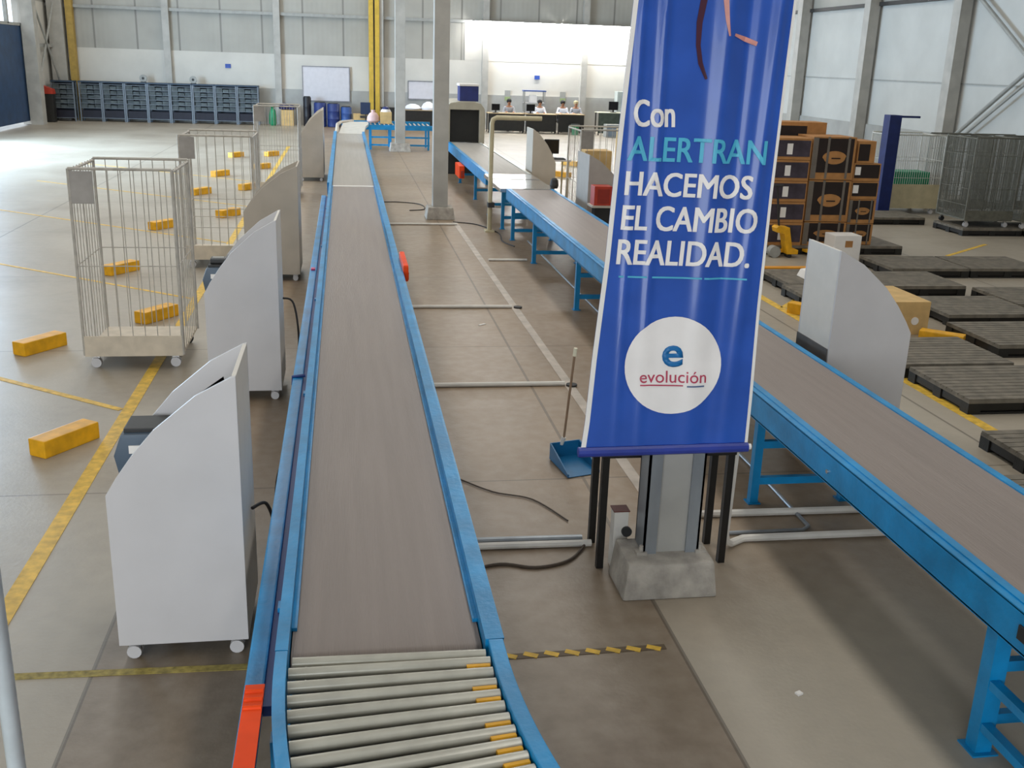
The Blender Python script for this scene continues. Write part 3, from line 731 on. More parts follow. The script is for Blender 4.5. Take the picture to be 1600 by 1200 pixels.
dp = thing('dustpan', 'blue dustpan with an upright pale stick standing in the aisle', 'dustpan', (1.58, 6.75, 0))
mb = MB(); t_ = .006
mb._faces([(1.46, 6.92, .004), (1.52, 6.55, .004), (1.76, 6.62, .004), (1.69, 6.98, .004), (1.46, 6.92, .014), (1.52, 6.55, .008), (1.76, 6.62, .008), (1.69, 6.98, .014)],
    [(3, 2, 1, 0), (4, 5, 6, 7), (0, 1, 5, 4), (1, 2, 6, 5), (2, 3, 7, 6), (3, 0, 4, 7)]); mb.build('pan', M_teal, dp)
for q in (((1.46, 6.92), (1.69, 6.98), .13, .13), ((1.46, 6.92), (1.52, 6.55), .13, .03), ((1.69, 6.98), (1.76, 6.62), .13, .03)):
    (x0, y0), (x1, y1), h0, h1 = q; d = Vector((x1 - x0, y1 - y0, 0)).normalized(); n = Vector((-d.y, d.x, 0)) * .005
    vs = []
    for s in (-1, 1): vs += [(x0 + s * n.x, y0 + s * n.y, .008), (x1 + s * n.x, y1 + s * n.y, .008), (x1 + s * n.x, y1 + s * n.y, h1), (x0 + s * n.x, y0 + s * n.y, h0)]
    MB()._faces(vs, [(0, 1, 2, 3), (7, 6, 5, 4), (0, 4, 5, 1), (1, 5, 6, 2), (2, 6, 7, 3), (3, 7, 4, 0)]).build('rim', M_teal, dp)
MB().cyl((1.545, 6.945, .11), (1.56, 6.93, .17), .016, 10).build('socket', M_pvc, dp)
MB().cyl((1.56, 6.93, .17), (1.60, 6.90, .80), .009, 8).build('stick', mat('stick_wood', '#8d735b', .6), dp)
MB().cyl((1.60, 6.90, .80), (1.605, 6.897, .86), .014, 8).build('grip', mat('pale_grip', '#e6dfc4', .5), dp)
o = MB().cbox(1.47, 10.95, .004, .10, .03, .006, .7).build('paper_scrap', M_paper, None, base=(1.47, 10.95, 0)); tag(o, 'small white paper scrap on the aisle floor, before the third conduit', 'paper', 'paper scraps')
o = MB().cbox(2.07, 3.89, .006, .03, .025, .01, .4).build('paper_scrap', M_paper, None, base=(2.07, 3.89, 0)); tag(o, 'tiny white paper scrap on the floor in front of the column footing', 'paper', 'paper scraps')
t = thing('floor_box', 'small white box with a dark round plug left of the galvanised column', 'box', (1.55, 5.25, 0))
MB().box(1.49, 5.20, 0, 1.575, 5.28, .36).build('housing', M_pvc, t, bevel=.006); MB().cyl((1.565, 5.18, .24), (1.565, 5.2, .24), .03, 14).build('plug', M_dark, t)
MB().box(1.485, 5.195, .36, 1.58, 5.285, .366).build('cap', mat('dull_red', '#5e261d', .6), t)

o = thing('steel_post', 'grey steel post at the lower left edge, close to the camera', 'post', (-1.115, 3.0, 0))
MB().cyl((-1.085, 3.0, .01), (-1.085, 3.0, 1.6), .028, 10).build('tube', mat('pale_post_paint', '#b9c1c4', .5), o, smooth=True)
MB().box(-1.165, 2.95, 0, -1.065, 3.05, .012).build('foot', M_dark, o)

# ================================================================== YELLOW WHEEL STOPS
def block(x, y, label, rz=.98, L=.50):
    t = MB().cbox(0, 0, .065, L, .16, .13, 0).build('wheel_stop', M_yel, None, bevel=.012)
    t.location = (x, y, 0); t.rotation_euler = (0, 0, rz); return tag(t, label, 'wheel stop', 'yellow wheel stop blocks')
for x, y, l in ((-2.06, 7.44, 'yellow wheel stop block nearest the camera, left of the first workstation'), (-2.93, 10.1, 'yellow wheel stop block at the left edge, left of the wire cage'),
    (-2.05, 11.3, 'yellow wheel stop block seen through the bottom of the front wire cage'), (-2.92, 13.85, 'yellow wheel stop block seen through the middle of the front wire cage'),
    (-2.98, 17.5, 'yellow wheel stop block seen through the right upper half of the front wire cage'), (-2.08, 18.9, 'yellow wheel stop block right at the yellow line behind the second cage'),
    (-2.94, 21.9, 'yellow wheel stop block between the two wire cages, upper left of the second cage'), (-2.92, 25.3, 'yellow wheel stop block seen through the second cage, high up'),
    (-2.06, 22.8, 'yellow wheel stop block at the right side of the second cage'), (-3.02, 30.1, 'yellow wheel stop block far away, seen near the top of the second cage'),
    (-2.08, 27.1, 'faint yellow wheel stop block by the farthest workstation'), (-2.08, 30.6, 'farthest yellow wheel stop block along the yellow line'),
    ):
    block(x, y, l)
block(5.5, 26.35, 'yellow wheel stop block right of the far monitor table, nearer one', -.95, .6)
block(6.4, 29.4, 'yellow wheel stop block right of the far monitor table, farther one', -.95, .6)
block(5.45, 11.3, 'yellow wheel stop block left of the right workstation', -.95, .45)
block(6.42, 9.98, 'yellow wheel stop block in front of the cardboard carton among the pallets', -.72, .46).location.z = 0

# ================================================================== WIRE CAGE TROLLEYS
def cage(w, d, h, label, m, pitch=.11, base=M_board, plate=True, rails=(.95,), group='wire cage trolleys', board=.19):
    t = thing('cage_trolley', label, 'trolley', (0, 0, 0), group)
    X, Y = w / 2, d / 2
    MB().box(-X, -Y, .13, X, Y, .155).build('base', base, t)
    MB().box(-X, -Y - .012, .12, X, -Y, .12 + board).build('front_board', base, t)
    mb = MB()
    for a in (-X, X):
        for b in (-Y, Y): mb.cyl((a, b, .13), (a, b, h), .014, 8)
    for b in (-Y, Y): mb.cyl((-X, b, h), (X, b, h), .013, 8)
    for a in (-X, X): mb.cyl((a, -Y, h - .02), (a, Y, h - .02), .013, 8)
    mb.build('frame', m, t, smooth=True)
    def bars(nm, p, q):
        mb = MB(); p = Vector(p); q = Vector(q); n = max(2, round((q - p).length / pitch))
        for i in range(1, n):
            a = p.lerp(q, i / n); mb.cyl((a.x, a.y, .15), (a.x, a.y, h), .0042, 6)
        for r in rails: mb.cyl((p.x, p.y, r), (q.x, q.y, r), .005, 6)
        mb.build(nm, m, t)
    bars('back_grid', (-X, Y, 0), (X, Y, 0)); bars('front_grid', (-X, -Y, 0), (X, -Y, 0))
    bars('side_grid', (-X, -Y, 0), (-X, Y, 0)); bars('side_grid', (X, -Y, 0), (X, Y, 0))
    if plate: MB().box(-X + .01, -Y - .008, h - .30, -X + .20, -Y - .002, h - .02).build('name_plate', mat('dull_plate', '#8d8780', .5, .2), t)
    for a in (-X + .08, X - .08):
        for b in (-Y + .07, Y - .07): castor(t, a, b, .045, M_white if b < 0 else M_dark)
    return t
cg = cage(.86, .95, 1.80, 'tall wire cage trolley with white castors, nearest on the left', M_wire)
cg.location = (-1.93, 9.9, 0)
c = cage(.92, 1.0, 1.75, 'tall wire cage trolley behind the first, with a grey plate on its top corner', M_wire, rails=(.55, .8)); c.location = (-1.68, 14.64, 0)
c = dup(cg, (-1.35, 22.0, 0), 0, 'wire cage trolley farthest up the left side, beside the yellow line', None)
c = dup(c, (4.15, 16.85, 0), 0, 'wire cage trolley left of the banner behind the right conveyor', None)
big = cage(1.15, .95, 1.62, 'pale wire cage trolley in the right back row, nearest the blue post', M_wirew, .05, base=M_beige, rails=(.4, .75, 1.1), plate=False, board=.5); big.location = (11.75, 20.6, 0)
g2 = cage(.95, .95, 1.62, 'dull wire cage trolley on the black pallet, leftmost of the row', M_wired, .034, base=M_wired, rails=(.4, .7, 1.0, 1.3), plate=False)
g2.location = (11.75, 17.9, .14)
for i, (x, y, z, l) in enumerate(((12.8, 17.75, .14, 'dull wire cage trolley on the black pallet, second of the row'), (13.85, 17.6, .14, 'dull wire cage trolley on the black pallet, at the right edge'),
                          (13.0, 20.6, 0, 'dull wire cage trolley in the back row, second from the blue post'), (14.05, 20.6, 0, 'dull wire cage trolley in the back row against the right wall'))):
    dup(g2, (x, y, z), 0, l)
t = thing('crate', 'green crate held in the pale wire cage at the right back', 'crate', (11.75, 20.5, .9))
MB().box(11.35, 20.3, .157, 12.15, 20.8, .60).build('lower_body', M_dark, t); MB().box(11.33, 20.28, .60, 12.17, 20.82, .86).build('body', M_green, t, bevel=.02)

# ================================================================== PALLETS
def pallet(w, d, label):
    t = thing('pallet', label, 'pallet', (0, 0, 0), 'black plastic pallets')
    mb = MB(); n = 11
    for i in range(n):
        y0 = d * i / n; mb.box(0, y0 + .006, .118, w, y0 + d / n - .006, .14)
    mb.box(0, 0, .10, w, d, .122); mb.build('deck', mat('pallet_deck', '#6f685c', .6, 0, .16, 8, .3), t)
    for a in (0, w / 2 - .06, w - .12):
        for b in (0, d / 2 - .06, d - .12): MB().box(a, b, .02, a + .12, b + .12, .10).build('block', M_blkpl, t)
    for b in (0, d / 2 - .06, d - .12): MB().box(0, b, 0, w, b + .12, .02).build('runner', M_blkpl, t)
    MB().box(.012, .012, .03, w - .012, .02, .10).box(.012, d - .02, .03, w - .012, d - .012, .10).box(.012, .02, .03, .02, d - .02, .10).box(w - .02, .02, .03, w - .012, d - .02, .10).build('skirt', M_black, t)
    return t
p0 = pallet(1.2, 1.0, 'black plastic pallet nearest the right conveyor, at the right edge of the photo'); p0.location = (4.93, 5.93, 0)
for x, y, l in ((5.30, 7.68, 'black plastic pallet right of the yellow floor line, second nearest'), (5.25, 8.75, 'black plastic pallet behind the workstation, in front of the cardboard carton'),
    (6.72, 9.40, 'black plastic pallet right of the yellow wheel stop and carton'), (6.95, 10.72, 'black plastic pallet right behind the cardboard carton'),
    (8.20, 11.25, 'black plastic pallet at the right edge, half way back'), (6.95, 12.30, 'black plastic pallet in the middle, one row before the double pallets'),
    (7.75, 13.50, 'black plastic pallet, left of the two in the back row'), (8.98, 13.50, 'black plastic pallet, right of the two in the back row'),
    (5.72, 12.45, 'black plastic pallet left of the workstation top, with orange edge behind'), (5.60, 11.42, 'black plastic pallet seen just left of the right workstation'),
    (11.2, 17.3, 'black plastic pallet under the leftmost dull wire cage'), (12.43, 17.15, 'black plastic pallet under the right dull wire cages'),
    (10.0, 18.6, 'black plastic pallet lying beyond the cartons before the pale cage'), (8.35, 10.0, 'black plastic pallet at the right edge beyond the nearest row')):
    dup(p0, (x, y, 0), 0, l)
dup(p0, (13.66, 17.0, 0), 0, 'black plastic pallet at the far right edge under the cages')
sl = dup(p0, (3.62, 5.05, 0), 0, 'grey slatted pallet lying right beside the right conveyor rail')
dup(p0, (6.5, 15.35, 0), 0, 'black pallet carrying the left part of the tall carton stack'); dup(p0, (7.72, 15.35, 0), 0, 'black pallet carrying the right part of the tall carton stack')

# ================================================================== CARTONS
def carton(x, y, z, w, d, h, label, style='print', group='printed cartons in the stack'):
    t = thing('carton', label, 'carton', (x, y, z), group)
    MB().box(x, y, z, x + w, y + d, z + h).build('body', M_card if style != 'plain' else M_cardl, t, bevel=.006)
    f = y - .004
    if style == 'print':
        MB().box(x + .02, f, z + h * .17, x + w - .04, y, z + h * .965).build('printed_panel', M_print, t)
        pts = []
        for i in range(24):
            a = 2 * PI * i / 24; pts.append((x + w * .52 + w * .28 * math.cos(a) * (1 if math.sin(a) > 0 else .9), z + h * .52 + h * .155 * math.sin(a)))
        MB().prism(pts, 'y', f - .002, f + .001).build('oval_mark', M_card, t)
        MB().box(x + w * .45, f - .004, z + h * .49, x + w * .66, f - .001, z + h * .52).build('mark_bar', M_print, t)
        for a in (.33, .80): MB().box(x + w * a, f - .003, z + h * .03, x + w * (a + .055), f, z + h).build('tape', M_tape, t)
        MB().box(x + .0, f - .002, z + .02, x + w * .12, f, z + h * .98).build('corner_tape', M_tape, t)
    elif style == 'half':
        MB().box(x + .02, f, z + h * .18, x + w - .02, y, z + h * .93).build('printed_panel', M_print, t)
        MB().box(x + w * .06, f - .003, z + h * .35, x + w * .26, f, z + h * .80).build('paper_label', M_paper, t)
    elif style == 'side':
        MB().box(x + .02, f, z + h * .15, x + w - .02, y, z + h * .90).build('printed_panel', mat('purple_grey_print', '#38303a', .7, 0, .2), t)
        MB().box(x + w * .35, f - .003, z + h * .25, x + w * .5, f, z + h * .75).build('paper_label', M_paper, t)
    elif style == 'top':
        MB().box(x + .02, f, z + h * .10, x + w * .68, y, z + h * .86).build('printed_panel', M_print, t)
    return t
Y0 = 15.4
for a in (0,):
    carton(7.20, Y0, .14, .72, .6, .37, 'printed carton at the bottom middle of the stack, half hidden by the workstation')
    carton(7.20, Y0, .52, .72, .6, .65, 'large printed carton with a pale oval mark, middle of the stack')
    carton(7.20, Y0, 1.18, .72, .6, .66, 'large printed carton with a pale oval mark, top of the middle column')
    for z, h, st, l in ((.145, .34, 'print', 'printed carton at the bottom right corner of the stack'), (.49, .38, 'print', 'printed carton in the right column, second from the bottom'),
                    (.875, .28, 'half', 'dark carton with a white label in the right column, third from the bottom'), (1.16, .28, 'half', 'dark carton with a white label in the right column, fourth from the bottom')):
        carton(7.95, Y0 + .05, z, .46, .55, h, l, st)
    carton(7.98, Y0 + .05, 1.445, .30, .5, .34, 'small open carton on top of the right column', 'top')
    for z, h, l in ((.14, .36, 'purple grey carton at the bottom left of the stack, behind the yellow jack'), (.505, .32, 'purple grey carton second from the bottom in the left column'), (.83, .32, 'purple grey carton in the middle of the left column'),
                    (1.155, .32, 'purple grey carton second from the top in the left column'), (1.48, .33, 'purple grey carton at the top of the left column')):
        carton(6.55, Y0 - .02, z, .62, .6, h, l, 'side')
    carton(6.65, Y0 + .65, 1.60, 1.05, .45, .42, 'long dark carton lying on the top rear of the stack', 'top')
    carton(6.75, Y0 + .65, .14, .9, .45, 1.45, 'tall plain carton standing behind the stack, under the long dark carton', 'plain')
carton(6.03, 10.36, 0, .44, .86, .38, 'plain pale cardboard carton behind the right workstation among pallets', 'plain', 'plain cartons')
MB().cyl((6.30, 10.352, .16), (6.30, 10.359, .16), .045, 16).build('round_sticker', M_paper, [o for o in bpy.data.objects if o.name.startswith('carton') and o.type == 'EMPTY'][-1])
t = thing('carton', 'small white carton at the foot of the stack, over the workstation slope', 'carton', (7.6, 14.9, 0))
MB().box(7.38, 14.65, .0, 7.82, 15.0, .42).build('body', M_paper, t, bevel=.01); MB().box(7.56, 14.646, .24, 7.68, 14.65, .34).build('brown_mark', M_card, t)
t = thing('paper_bag', 'white paper bag lying on the pallet left of the right workstation', 'bag', (6.3, 12.9, .14))
MB().prism([(6.05, .142), (6.10, .24), (6.35, .27), (6.55, .22), (6.6, .142)], 'y', 12.7, 13.0).build('bag', M_paper, t, bevel=.02)
t = thing('orange_bar', 'orange bar lying along the rear edge of the left pallet', 'bar', (5.9, 13.5, 0))
MB().box(5.72, 13.50, 0, 6.75, 13.62, .15).build('bar', mat('orange_yellow', '#dd9420', .5, 0, .06), t, bevel=.01)

# yellow pallet jack
t = thing('pallet_jack', 'yellow pallet jack standing before the foot of the carton stack', 'pallet jack', (6.75, 15.2, 0))
MB().prism([(6.58, .47), (6.60, .40), (6.72, .38), (6.80, .06), (6.98, .06), (6.98, .13), (6.88, .14), (6.80, .48), (6.62, .50)], 'y', 15.02, 15.22).build('body', M_yel, t, bevel=.01)
for x in (6.72, 7.19): MB().box(x, 15.2, .06, x + .14, 15.34, .095).build('fork', M_yel, t)
MB().cyl((6.62, 15.06, .09), (6.62, 15.2, .09), .09, 18).build('wheel', M_grey, t)
MB().cyl((6.86, 15.06, .035), (6.86, 15.2, .035), .035, 12).build('wheel', M_dark, t)
MB().tube([(6.66, 15.12, .48), (6.55, 15.05, 1.0), (6.52, 15.03, 1.12)], .018, 8).tube([(6.42, 15.03, 1.12), (6.62, 15.03, 1.12)], .016, 8).build('handle', M_dark, t)

# dark blue post with arm
t = thing('arm_post', 'dark blue post with a short arm standing before the back cages', 'post', (10.93, 19.9, 0))
M_navy = mat('navy_paint', '#14245c', .5, 0, .1)
MB().box(10.80, 19.75, 0, 11.06, 20.0, 2.02).build('post', M_navy, t, bevel=.01)
MB().box(11.05, 19.83, 1.97, 11.50, 19.91, 2.01).build('arm', M_navy, t); MB().box(10.72, 19.66, 0, 11.14, 20.08, .02).build('base_plate', M_navy, t)

# things behind the right conveyor, left of the banner
t = thing('crate', 'red crate standing by the right conveyor, left of the banner edge', 'crate', (3.75, 14.9, .0))
MB().box(3.59, 14.75, .82, 3.86, 15.0, 1.10).build('body', M_red, t, bevel=.008); MB().box(3.64, 14.745, .85, 3.82, 14.75, 1.06).build('front_panel', mat('dark_red', '#8a2414', .5), t)
MB().box(3.56, 14.72, .79, 3.95, 15.04, .82).build('ledge', M_cream, t); MB().box(3.62, 14.8, 0, 3.86, 14.98, .79).build('support', M_dark, t)
carton(3.85, 16.6, .157, .45, .4, 1.3, 'tall brown cardboard load in the cage left of the banner', 'plain', None)
carton(4.66, 17.3, 0, .6, .5, 1.75, 'tall stack of brown cardboard beside the banner edge', 'plain', None)
t = thing('bin', 'dark plastic bin on the right conveyor side, under the grey workstation', 'bin', (3.5, 13.0, 0))
MB().box(3.46, 12.6, 0, 3.9, 13.3, .62).build('body', M_blkpl, t, bevel=.02); MB().box(3.44, 12.58, .62, 3.92, 13.32, .66).build('rim', M_dark, t)

# ================================================================== BACK OF THE HALL
def rack(label):
    t = thing('sorting_rack', label, 'rack', (0, 0, 0), 'sorting racks along the back wall')
    w, d, h = .85, .5, 1.48
    mp_ = mat('rack_paint', '#6c747c', .5, .2, .08); mt = mat('rack_tray', '#4c5557', .6, 0, .22, 7)
    for a in (0, w - .05):
        for b in (0, d - .05): MB().box(a, b, 0, a + .05, b + .05, h).build('post', mp_, t)
    for z in (.12, .50, .68, .86, 1.04, 1.22, 1.40): MB().box(.05, 0, z, w - .05, d, z + .02).build('shelf', mp_, t)
    MB().box(.02, d - .01, .1, w - .02, d, h).build('back_panel', mat('rack_back', '#3b4452', .6), t)
    MB().box(0, -.02, h, w, d, h + .05).build('top_rail', mat('rack_top', '#21364a', .5), t)
    k = 0
    for z in (.52, .70, .88, 1.06, 1.24):
        for i in range(3):
            x = .065 + i * .245; hh = .11 + .04 * ((i * 7 + int(z * 50)) % 3) / 2
            MB().box(x, .02 + .03 * ((k * 5) % 4), z, x + .23, d - .05, z + hh).build('tray', mt, t); k += 1
    MB().box(.07, .05, .14, w - .07, d - .05, .42).build('bottom_bin', mat('rack_bin', '#121122', .6, 0, .15), t)
    return t
where = ('at the left end beside the corner column', 'second from the left end', 'third from the left end', 'left of the slim wall pillar', 'behind the foot of the slim wall pillar', 'right of the slim wall pillar', 'second from the right end', 'at the right end by the green bag')
rk = None
for i in range(8):
    l = 'blue grey sorting rack full of trays, ' + where[i]
    if rk is None: rk = rack(l); rk.location = (-10.30, 43.9, 0)
    else: dup(rk, (-10.30 + i * .8625, 43.9, 0), 0, l)
dup(rk, (-11.24, 43.6, 0), 0, 'dim sorting rack tucked in the left back corner behind the column')
for x, l in ((-7.86, 'small grey fan box on top of the racks, left one'), (-5.95, 'small grey fan box on top of the racks, right one')):
    t = thing('fan', l, 'fan', (x, 44.1, 1.53), 'fans on the racks')
    MB().cyl((x, 44.05, 1.69), (x, 44.15, 1.69), .14, 18).build('guard', M_grey, t); MB().box(x - .1, 44.02, 1.53, x + .1, 44.18, 1.56).build('base', M_dark, t)
    MB().cyl((x, 44.04, 1.69), (x, 44.055, 1.69), .05, 10).build('hub', M_dark, t)
t = thing('bin', 'tall black bin with a red lid in the left back corner', 'bin', (-11.1, 43.0, 0))
MB().box(-11.35, 42.75, 0, -10.98, 43.1, 1.05).build('body', M_blkpl, t, bevel=.02); MB().prism([(-11.4, 1.05), (-10.95, 1.05), (-10.98, 1.22), (-11.38, 1.36)], 'y', 42.72, 43.12).build('lid', M_red, t)

def board(x0, x1, z0, z1, label):
    t = thing('whiteboard', label, 'whiteboard', ((x0 + x1) / 2, YB - .12, z0), 'whiteboards')
    MB().box(x0, YB - .13, z0, x1, YB - .10, z1).build('surface', mat('board_white', '#cfccd0', .4, 0, .02), t)
    mb = MB().box(x0 - .04, YB - .145, z1, x1 + .04, YB - .09, z1 + .04).box(x0 - .04, YB - .145, z0 - .04, x1 + .04, YB - .09, z0).box(x0 - .04, YB - .145, z0, x0, YB - .09, z1).box(x1, YB - .145, z0, x1 + .04, YB - .09, z1)
    mb.build('frame', mat('board_frame', '#8d8c90', .4, .4), t)
board(-1.66, .2, 1.0, 2.32, 'large whiteboard in a grey frame on the back wall')
board(2.66, 3.75, 1.18, 1.86, 'smaller whiteboard between the two plain columns')
for x, z, l in ((-4.65, 2.25, 'small blue sign high on the wall above the sorting racks'), (8.1, 2.18, 'small blue sign high on the bright wall over the desks')):
    t = thing('wall_sign', l, 'sign', (x, YB - .05, z), 'small blue wall signs')
    MB().box(x - .10, YB - .06, z - .08, x + .12, YB - .035, z + .08).build('plate', mat('sign_blue', '#2c4c9c', .5), t)
for x, l in ((6.85, 'small notice in grey and green on the wall, left of the desks'), (9.25, 'small pale notice on the wall behind the seated people')):
    t = thing('notice', l, 'notice', (x, YB - .1, 1.4), 'wall notices')
    MB().box(x - .12, YB - .11, 1.2, x + .12, YB - .085, 1.62).build('sheet', M_grey, t); MB().box(x - .12, YB - .115, 1.2, x + .12, YB - .108, 1.36).build('band', mat('notice_green', '#8fa070', .6), t)

carton(-2.56, 43.9, 0, .5, .45, .62, 'brown cardboard carton standing by the right end of the racks', 'plain', 'plain cartons')
t = thing('bag', 'dark blue bags heaped on the brown carton by the racks', 'bag', (-2.3, 44.1, .62))
mb = MB(); mb.lathe([(.02, 0), (.2, .03), (.24, .12), (.16, .22), (.04, .27)], (-2.42, 44.1, .62), 14); mb.build('bag', mat('navy_bag', '#26285a', .7, 0, .15), t, smooth=True)
MB().lathe([(.02, 0), (.14, .02), (.16, .1), (.1, .17), (.03, .2)], (-2.12, 44.05, .62), 14).build('small_bag', MATS['navy_bag'], t, smooth=True)
t = thing('bag', 'green sack standing at the right end of the sorting racks', 'bag', (-2.98, 43.9, 0))
MB().lathe([(.10, 0), (.16, .08), (.15, .4), (.11, .6), (.05, .68), (.09, .74)], (-2.88, 43.9, 0), 12).build('sack', M_green, t, smooth=True)
def drum(x, y, r, h, m, label):
    t = thing('drum', label, 'drum', (x, y, 0), 'drums under the large whiteboard')
    MB().lathe([(r * .9, 0), (r, .02), (r, h * .33), (r * 1.04, h * .35), (r, h * .37), (r, h * .66), (r * 1.04, h * .68), (r, h * .7), (r, h - .04), (r * .93, h)], (x, y, 0), 20).build('shell', m, t, smooth=True)
    MB().cyl((x, y, h), (x, y, h + .03), r * .8, 18).build('lid', M_dark, t)
drum(-1.50, 44.0, .16, 1.15, mat('black_drum', '#17171e', .5), 'slim black drum under the left end of the large whiteboard')
drum(-.98, 43.8, .25, .95, mat('blue_drum', '#22346e', .5), 'dark blue drum under the large whiteboard, left one')
drum(-.45, 43.8, .25, .92, MATS['blue_drum'], 'dark blue drum under the large whiteboard, middle one')
drum(.06, 43.9, .22, .80, mat('mid_blue_drum', '#31518e', .5), 'mid blue drum under the large whiteboard, right one')
carton(.35, 43.6, 0, .6, .5, .55, 'brown and red carton standing right of the blue drums', 'plain', 'plain cartons')
t = thing('office_chair', 'dark office chair beside the yellow wall posts', 'chair', (.85, 43.3, 0))
MB().box(.62, 43.1, .42, 1.06, 43.5, .5).build('seat', M_dark, t, bevel=.02); MB().box(.64, 43.46, .55, 1.04, 43.52, 1.02).build('backrest', mat('blue_cloth', '#26334e', .8), t, bevel=.02)
MB().cyl((.84, 43.3, .06), (.84, 43.3, .42), .025, 8).tube([(.84, 43.47, .46), (.84, 43.5, .6)], .02, 6).build('column', M_black, t)
mb = MB()
for k in range(5): a = k * 2 * PI / 5; mb.tube([(.84, 43.3, .08), (.84 + .25 * math.cos(a), 43.3 + .25 * math.sin(a), .03)], .02, 6)
mb.build('foot', M_black, t)
carton(1.12, 33.8, .772, .36, .4, .36, 'orange brown parcel on the far roller conveyor', 'plain', None)
t = thing('sack', 'pale pink sack slumped beside the parcel on the far roller conveyor', 'sack', (.92, 34.0, .79))
MB().lathe([(.14, 0), (.20, .05), (.19, .18), (.12, .29), (.05, .33), (.07, .39)], (.90, 34.0, .792), 14).build('sack', mat('pink_cloth', '#c9aaa6', .8), t, smooth=True)
t = thing('cap', 'blue and white cap lying on the parcel of the far conveyor', 'cap', (1.30, 34.0, 1.134))
MB().lathe([(.16, 0), (.15, .05), (.12, .08)], (1.30, 34.0, 1.135), 16).build('rim', M_paper, t, smooth=True); MB().lathe([(.12, 0), (.09, .06), (.02, .09)], (1.30, 34.0, 1.215), 16).build('crown', M_navy, t, smooth=True)
t = thing('bin', 'black bin behind the far roller conveyor, left of the far plain column', 'bin', (1.75, 44, 0))
MB().prism([(1.52, 0), (1.98, 0), (2.02, .80), (1.48, .80)], 'y', 43.5, 44.0).build('body', M_blkpl, t, bevel=.02); MB().box(1.46, 43.48, .80, 2.04, 44.02, .84).build('rim', M_black, t)

def desk(x0, x1, y, z, label, top=M_wood, front=mat('dark_panel', '#19150f', .6, 0, .2)):
    t = thing('desk', label, 'desk', ((x0 + x1) / 2, y, 0), 'office desks at the back')
    MB().box(x0, y, z - .03, x1, y + .7, z).build('desktop', top, t, bevel=.005)
    MB().box(x0 + .04, y + .02, .08, x1 - .04, y + .04, z - .03).build('front_panel', front, t)
    for a in (x0 + .03, x1 - .07):
        for b in (y + .03, y + .63): MB().box(a, b, 0, a + .04, b + .04, z - .03).build('leg', M_black, t)
    return t
desk(2.3, 3.85, 43.0, .80, 'dark desk heaped with white cloth, between the plain columns')
t = thing('cloth_heap', 'white cloth heaped on the dark desk between the plain columns', 'cloth', (3.0, 43.3, .80))
MB().lathe([(.30, 0), (.36, .05), (.25, .16), (.1, .22)], (2.75, 43.35, .80), 14).lathe([(.28, 0), (.30, .08), (.2, .24), (.06, .32)], (3.38, 43.35, .80), 14).build('cloth', M_shirtw, t, smooth=True)
desk(5.75, 7.25, 42.6, .78, 'dark fronted office desk at the left end of the desk row')
desk(7.3, 8.6, 42.6, .78, 'dark fronted office desk in the middle of the desk row')
desk(8.65, 9.8, 42.6, .80, 'dark fronted office desk with a green bin, right of the seated people')
t = thing('bin', 'green waste bin against the front of the right office desk', 'bin', (9.35, 42.4, 0))
MB().lathe([(.13, 0), (.17, .38), (.18, .40)], (9.35, 42.38, 0), 16).build('shell', M_green, t, smooth=True); MB().lathe([(.185, 0), (.185, .03)], (9.35, 42.38, .40), 16).build('rim', M_dark, t)
desk(10.3, 11.9, 42.4, .92, 'pale topped workbench with drawers right of the slim wall pillar', mat('pale_top', '#c9c5ae', .5), mat('green_grey_panel', '#3a4238', .6, 0, .15))
t = thing('drawer_unit', 'low drawer unit with pale shelves before the workbench', 'drawers', (10.9, 41.5, 0))
MB().box(10.4, 41.3, 0, 11.6, 41.8, .50).build('body', M_grey, t)
for z in (.05, .27): MB().box(10.43, 41.28, z, 11.57, 41.3, z + .19).build('drawer', mat('drawer_front', '#77818a', .5, 0, .1), t)
t = thing('cabinet', 'tall pale grey cabinet against the bright wall, left of the banner', 'cabinet', (11.9, 44, 0))
MB().box(11.45, 43.9, 0, 12.35, 44.4, 1.72).build('body', mat('cabinet_grey', '#a9b0ac', .5), t, bevel=.008)
for a in (11.47, 11.91): 
    dd = MB().box(a, 43.885, .06, a + .42, 43.9, 1.68).build('door', MATS['cabinet_grey'], t); MB().box(a + (.38 if a < 11.6 else .02), 43.87, .85, a + (.40 if a < 11.6 else .04), 43.885, .97).build('handle', M_steel, dd)
t = thing('waste_bag', 'white plastic bag standing in front of the tall grey cabinet', 'bag', (11.6, 42.2, .92))
MB().lathe([(.18, 0), (.24, .06), (.22, .25), (.1, .36)], (11.55, 42.7, .92), 14).build('bag', M_shirtg, t, smooth=True)
t = monitor('dark monitor on the pale topped workbench', 11.0, 42.7, .92, .40, .34)
t = monitor('dark monitor on the middle office desk', 7.55, 42.85, .78, .36, .28)
t = monitor('small dark monitor on the left office desk', 6.1, 42.85, .78, .34, .26)
t = thing('shelf_stand', 'white shelf stand with blue top behind the middle desk', 'shelf', (7.9, 44.2, 0))
for z in (.35, .75, 1.15): MB().box(7.45, 43.95, z, 8.35, 44.35, z + .03).build('shelf', M_white, t)
MB().box(7.42, 43.93, 1.62, 8.38, 44.37, 1.67).build('top', mat('shelf_blue', '#3f5690', .5), t)
for a in (7.45, 8.31):
    for b in (43.95, 44.31): MB().box(a, b, 0, a + .04, b + .04, 1.62).build('post', M_grey, t)
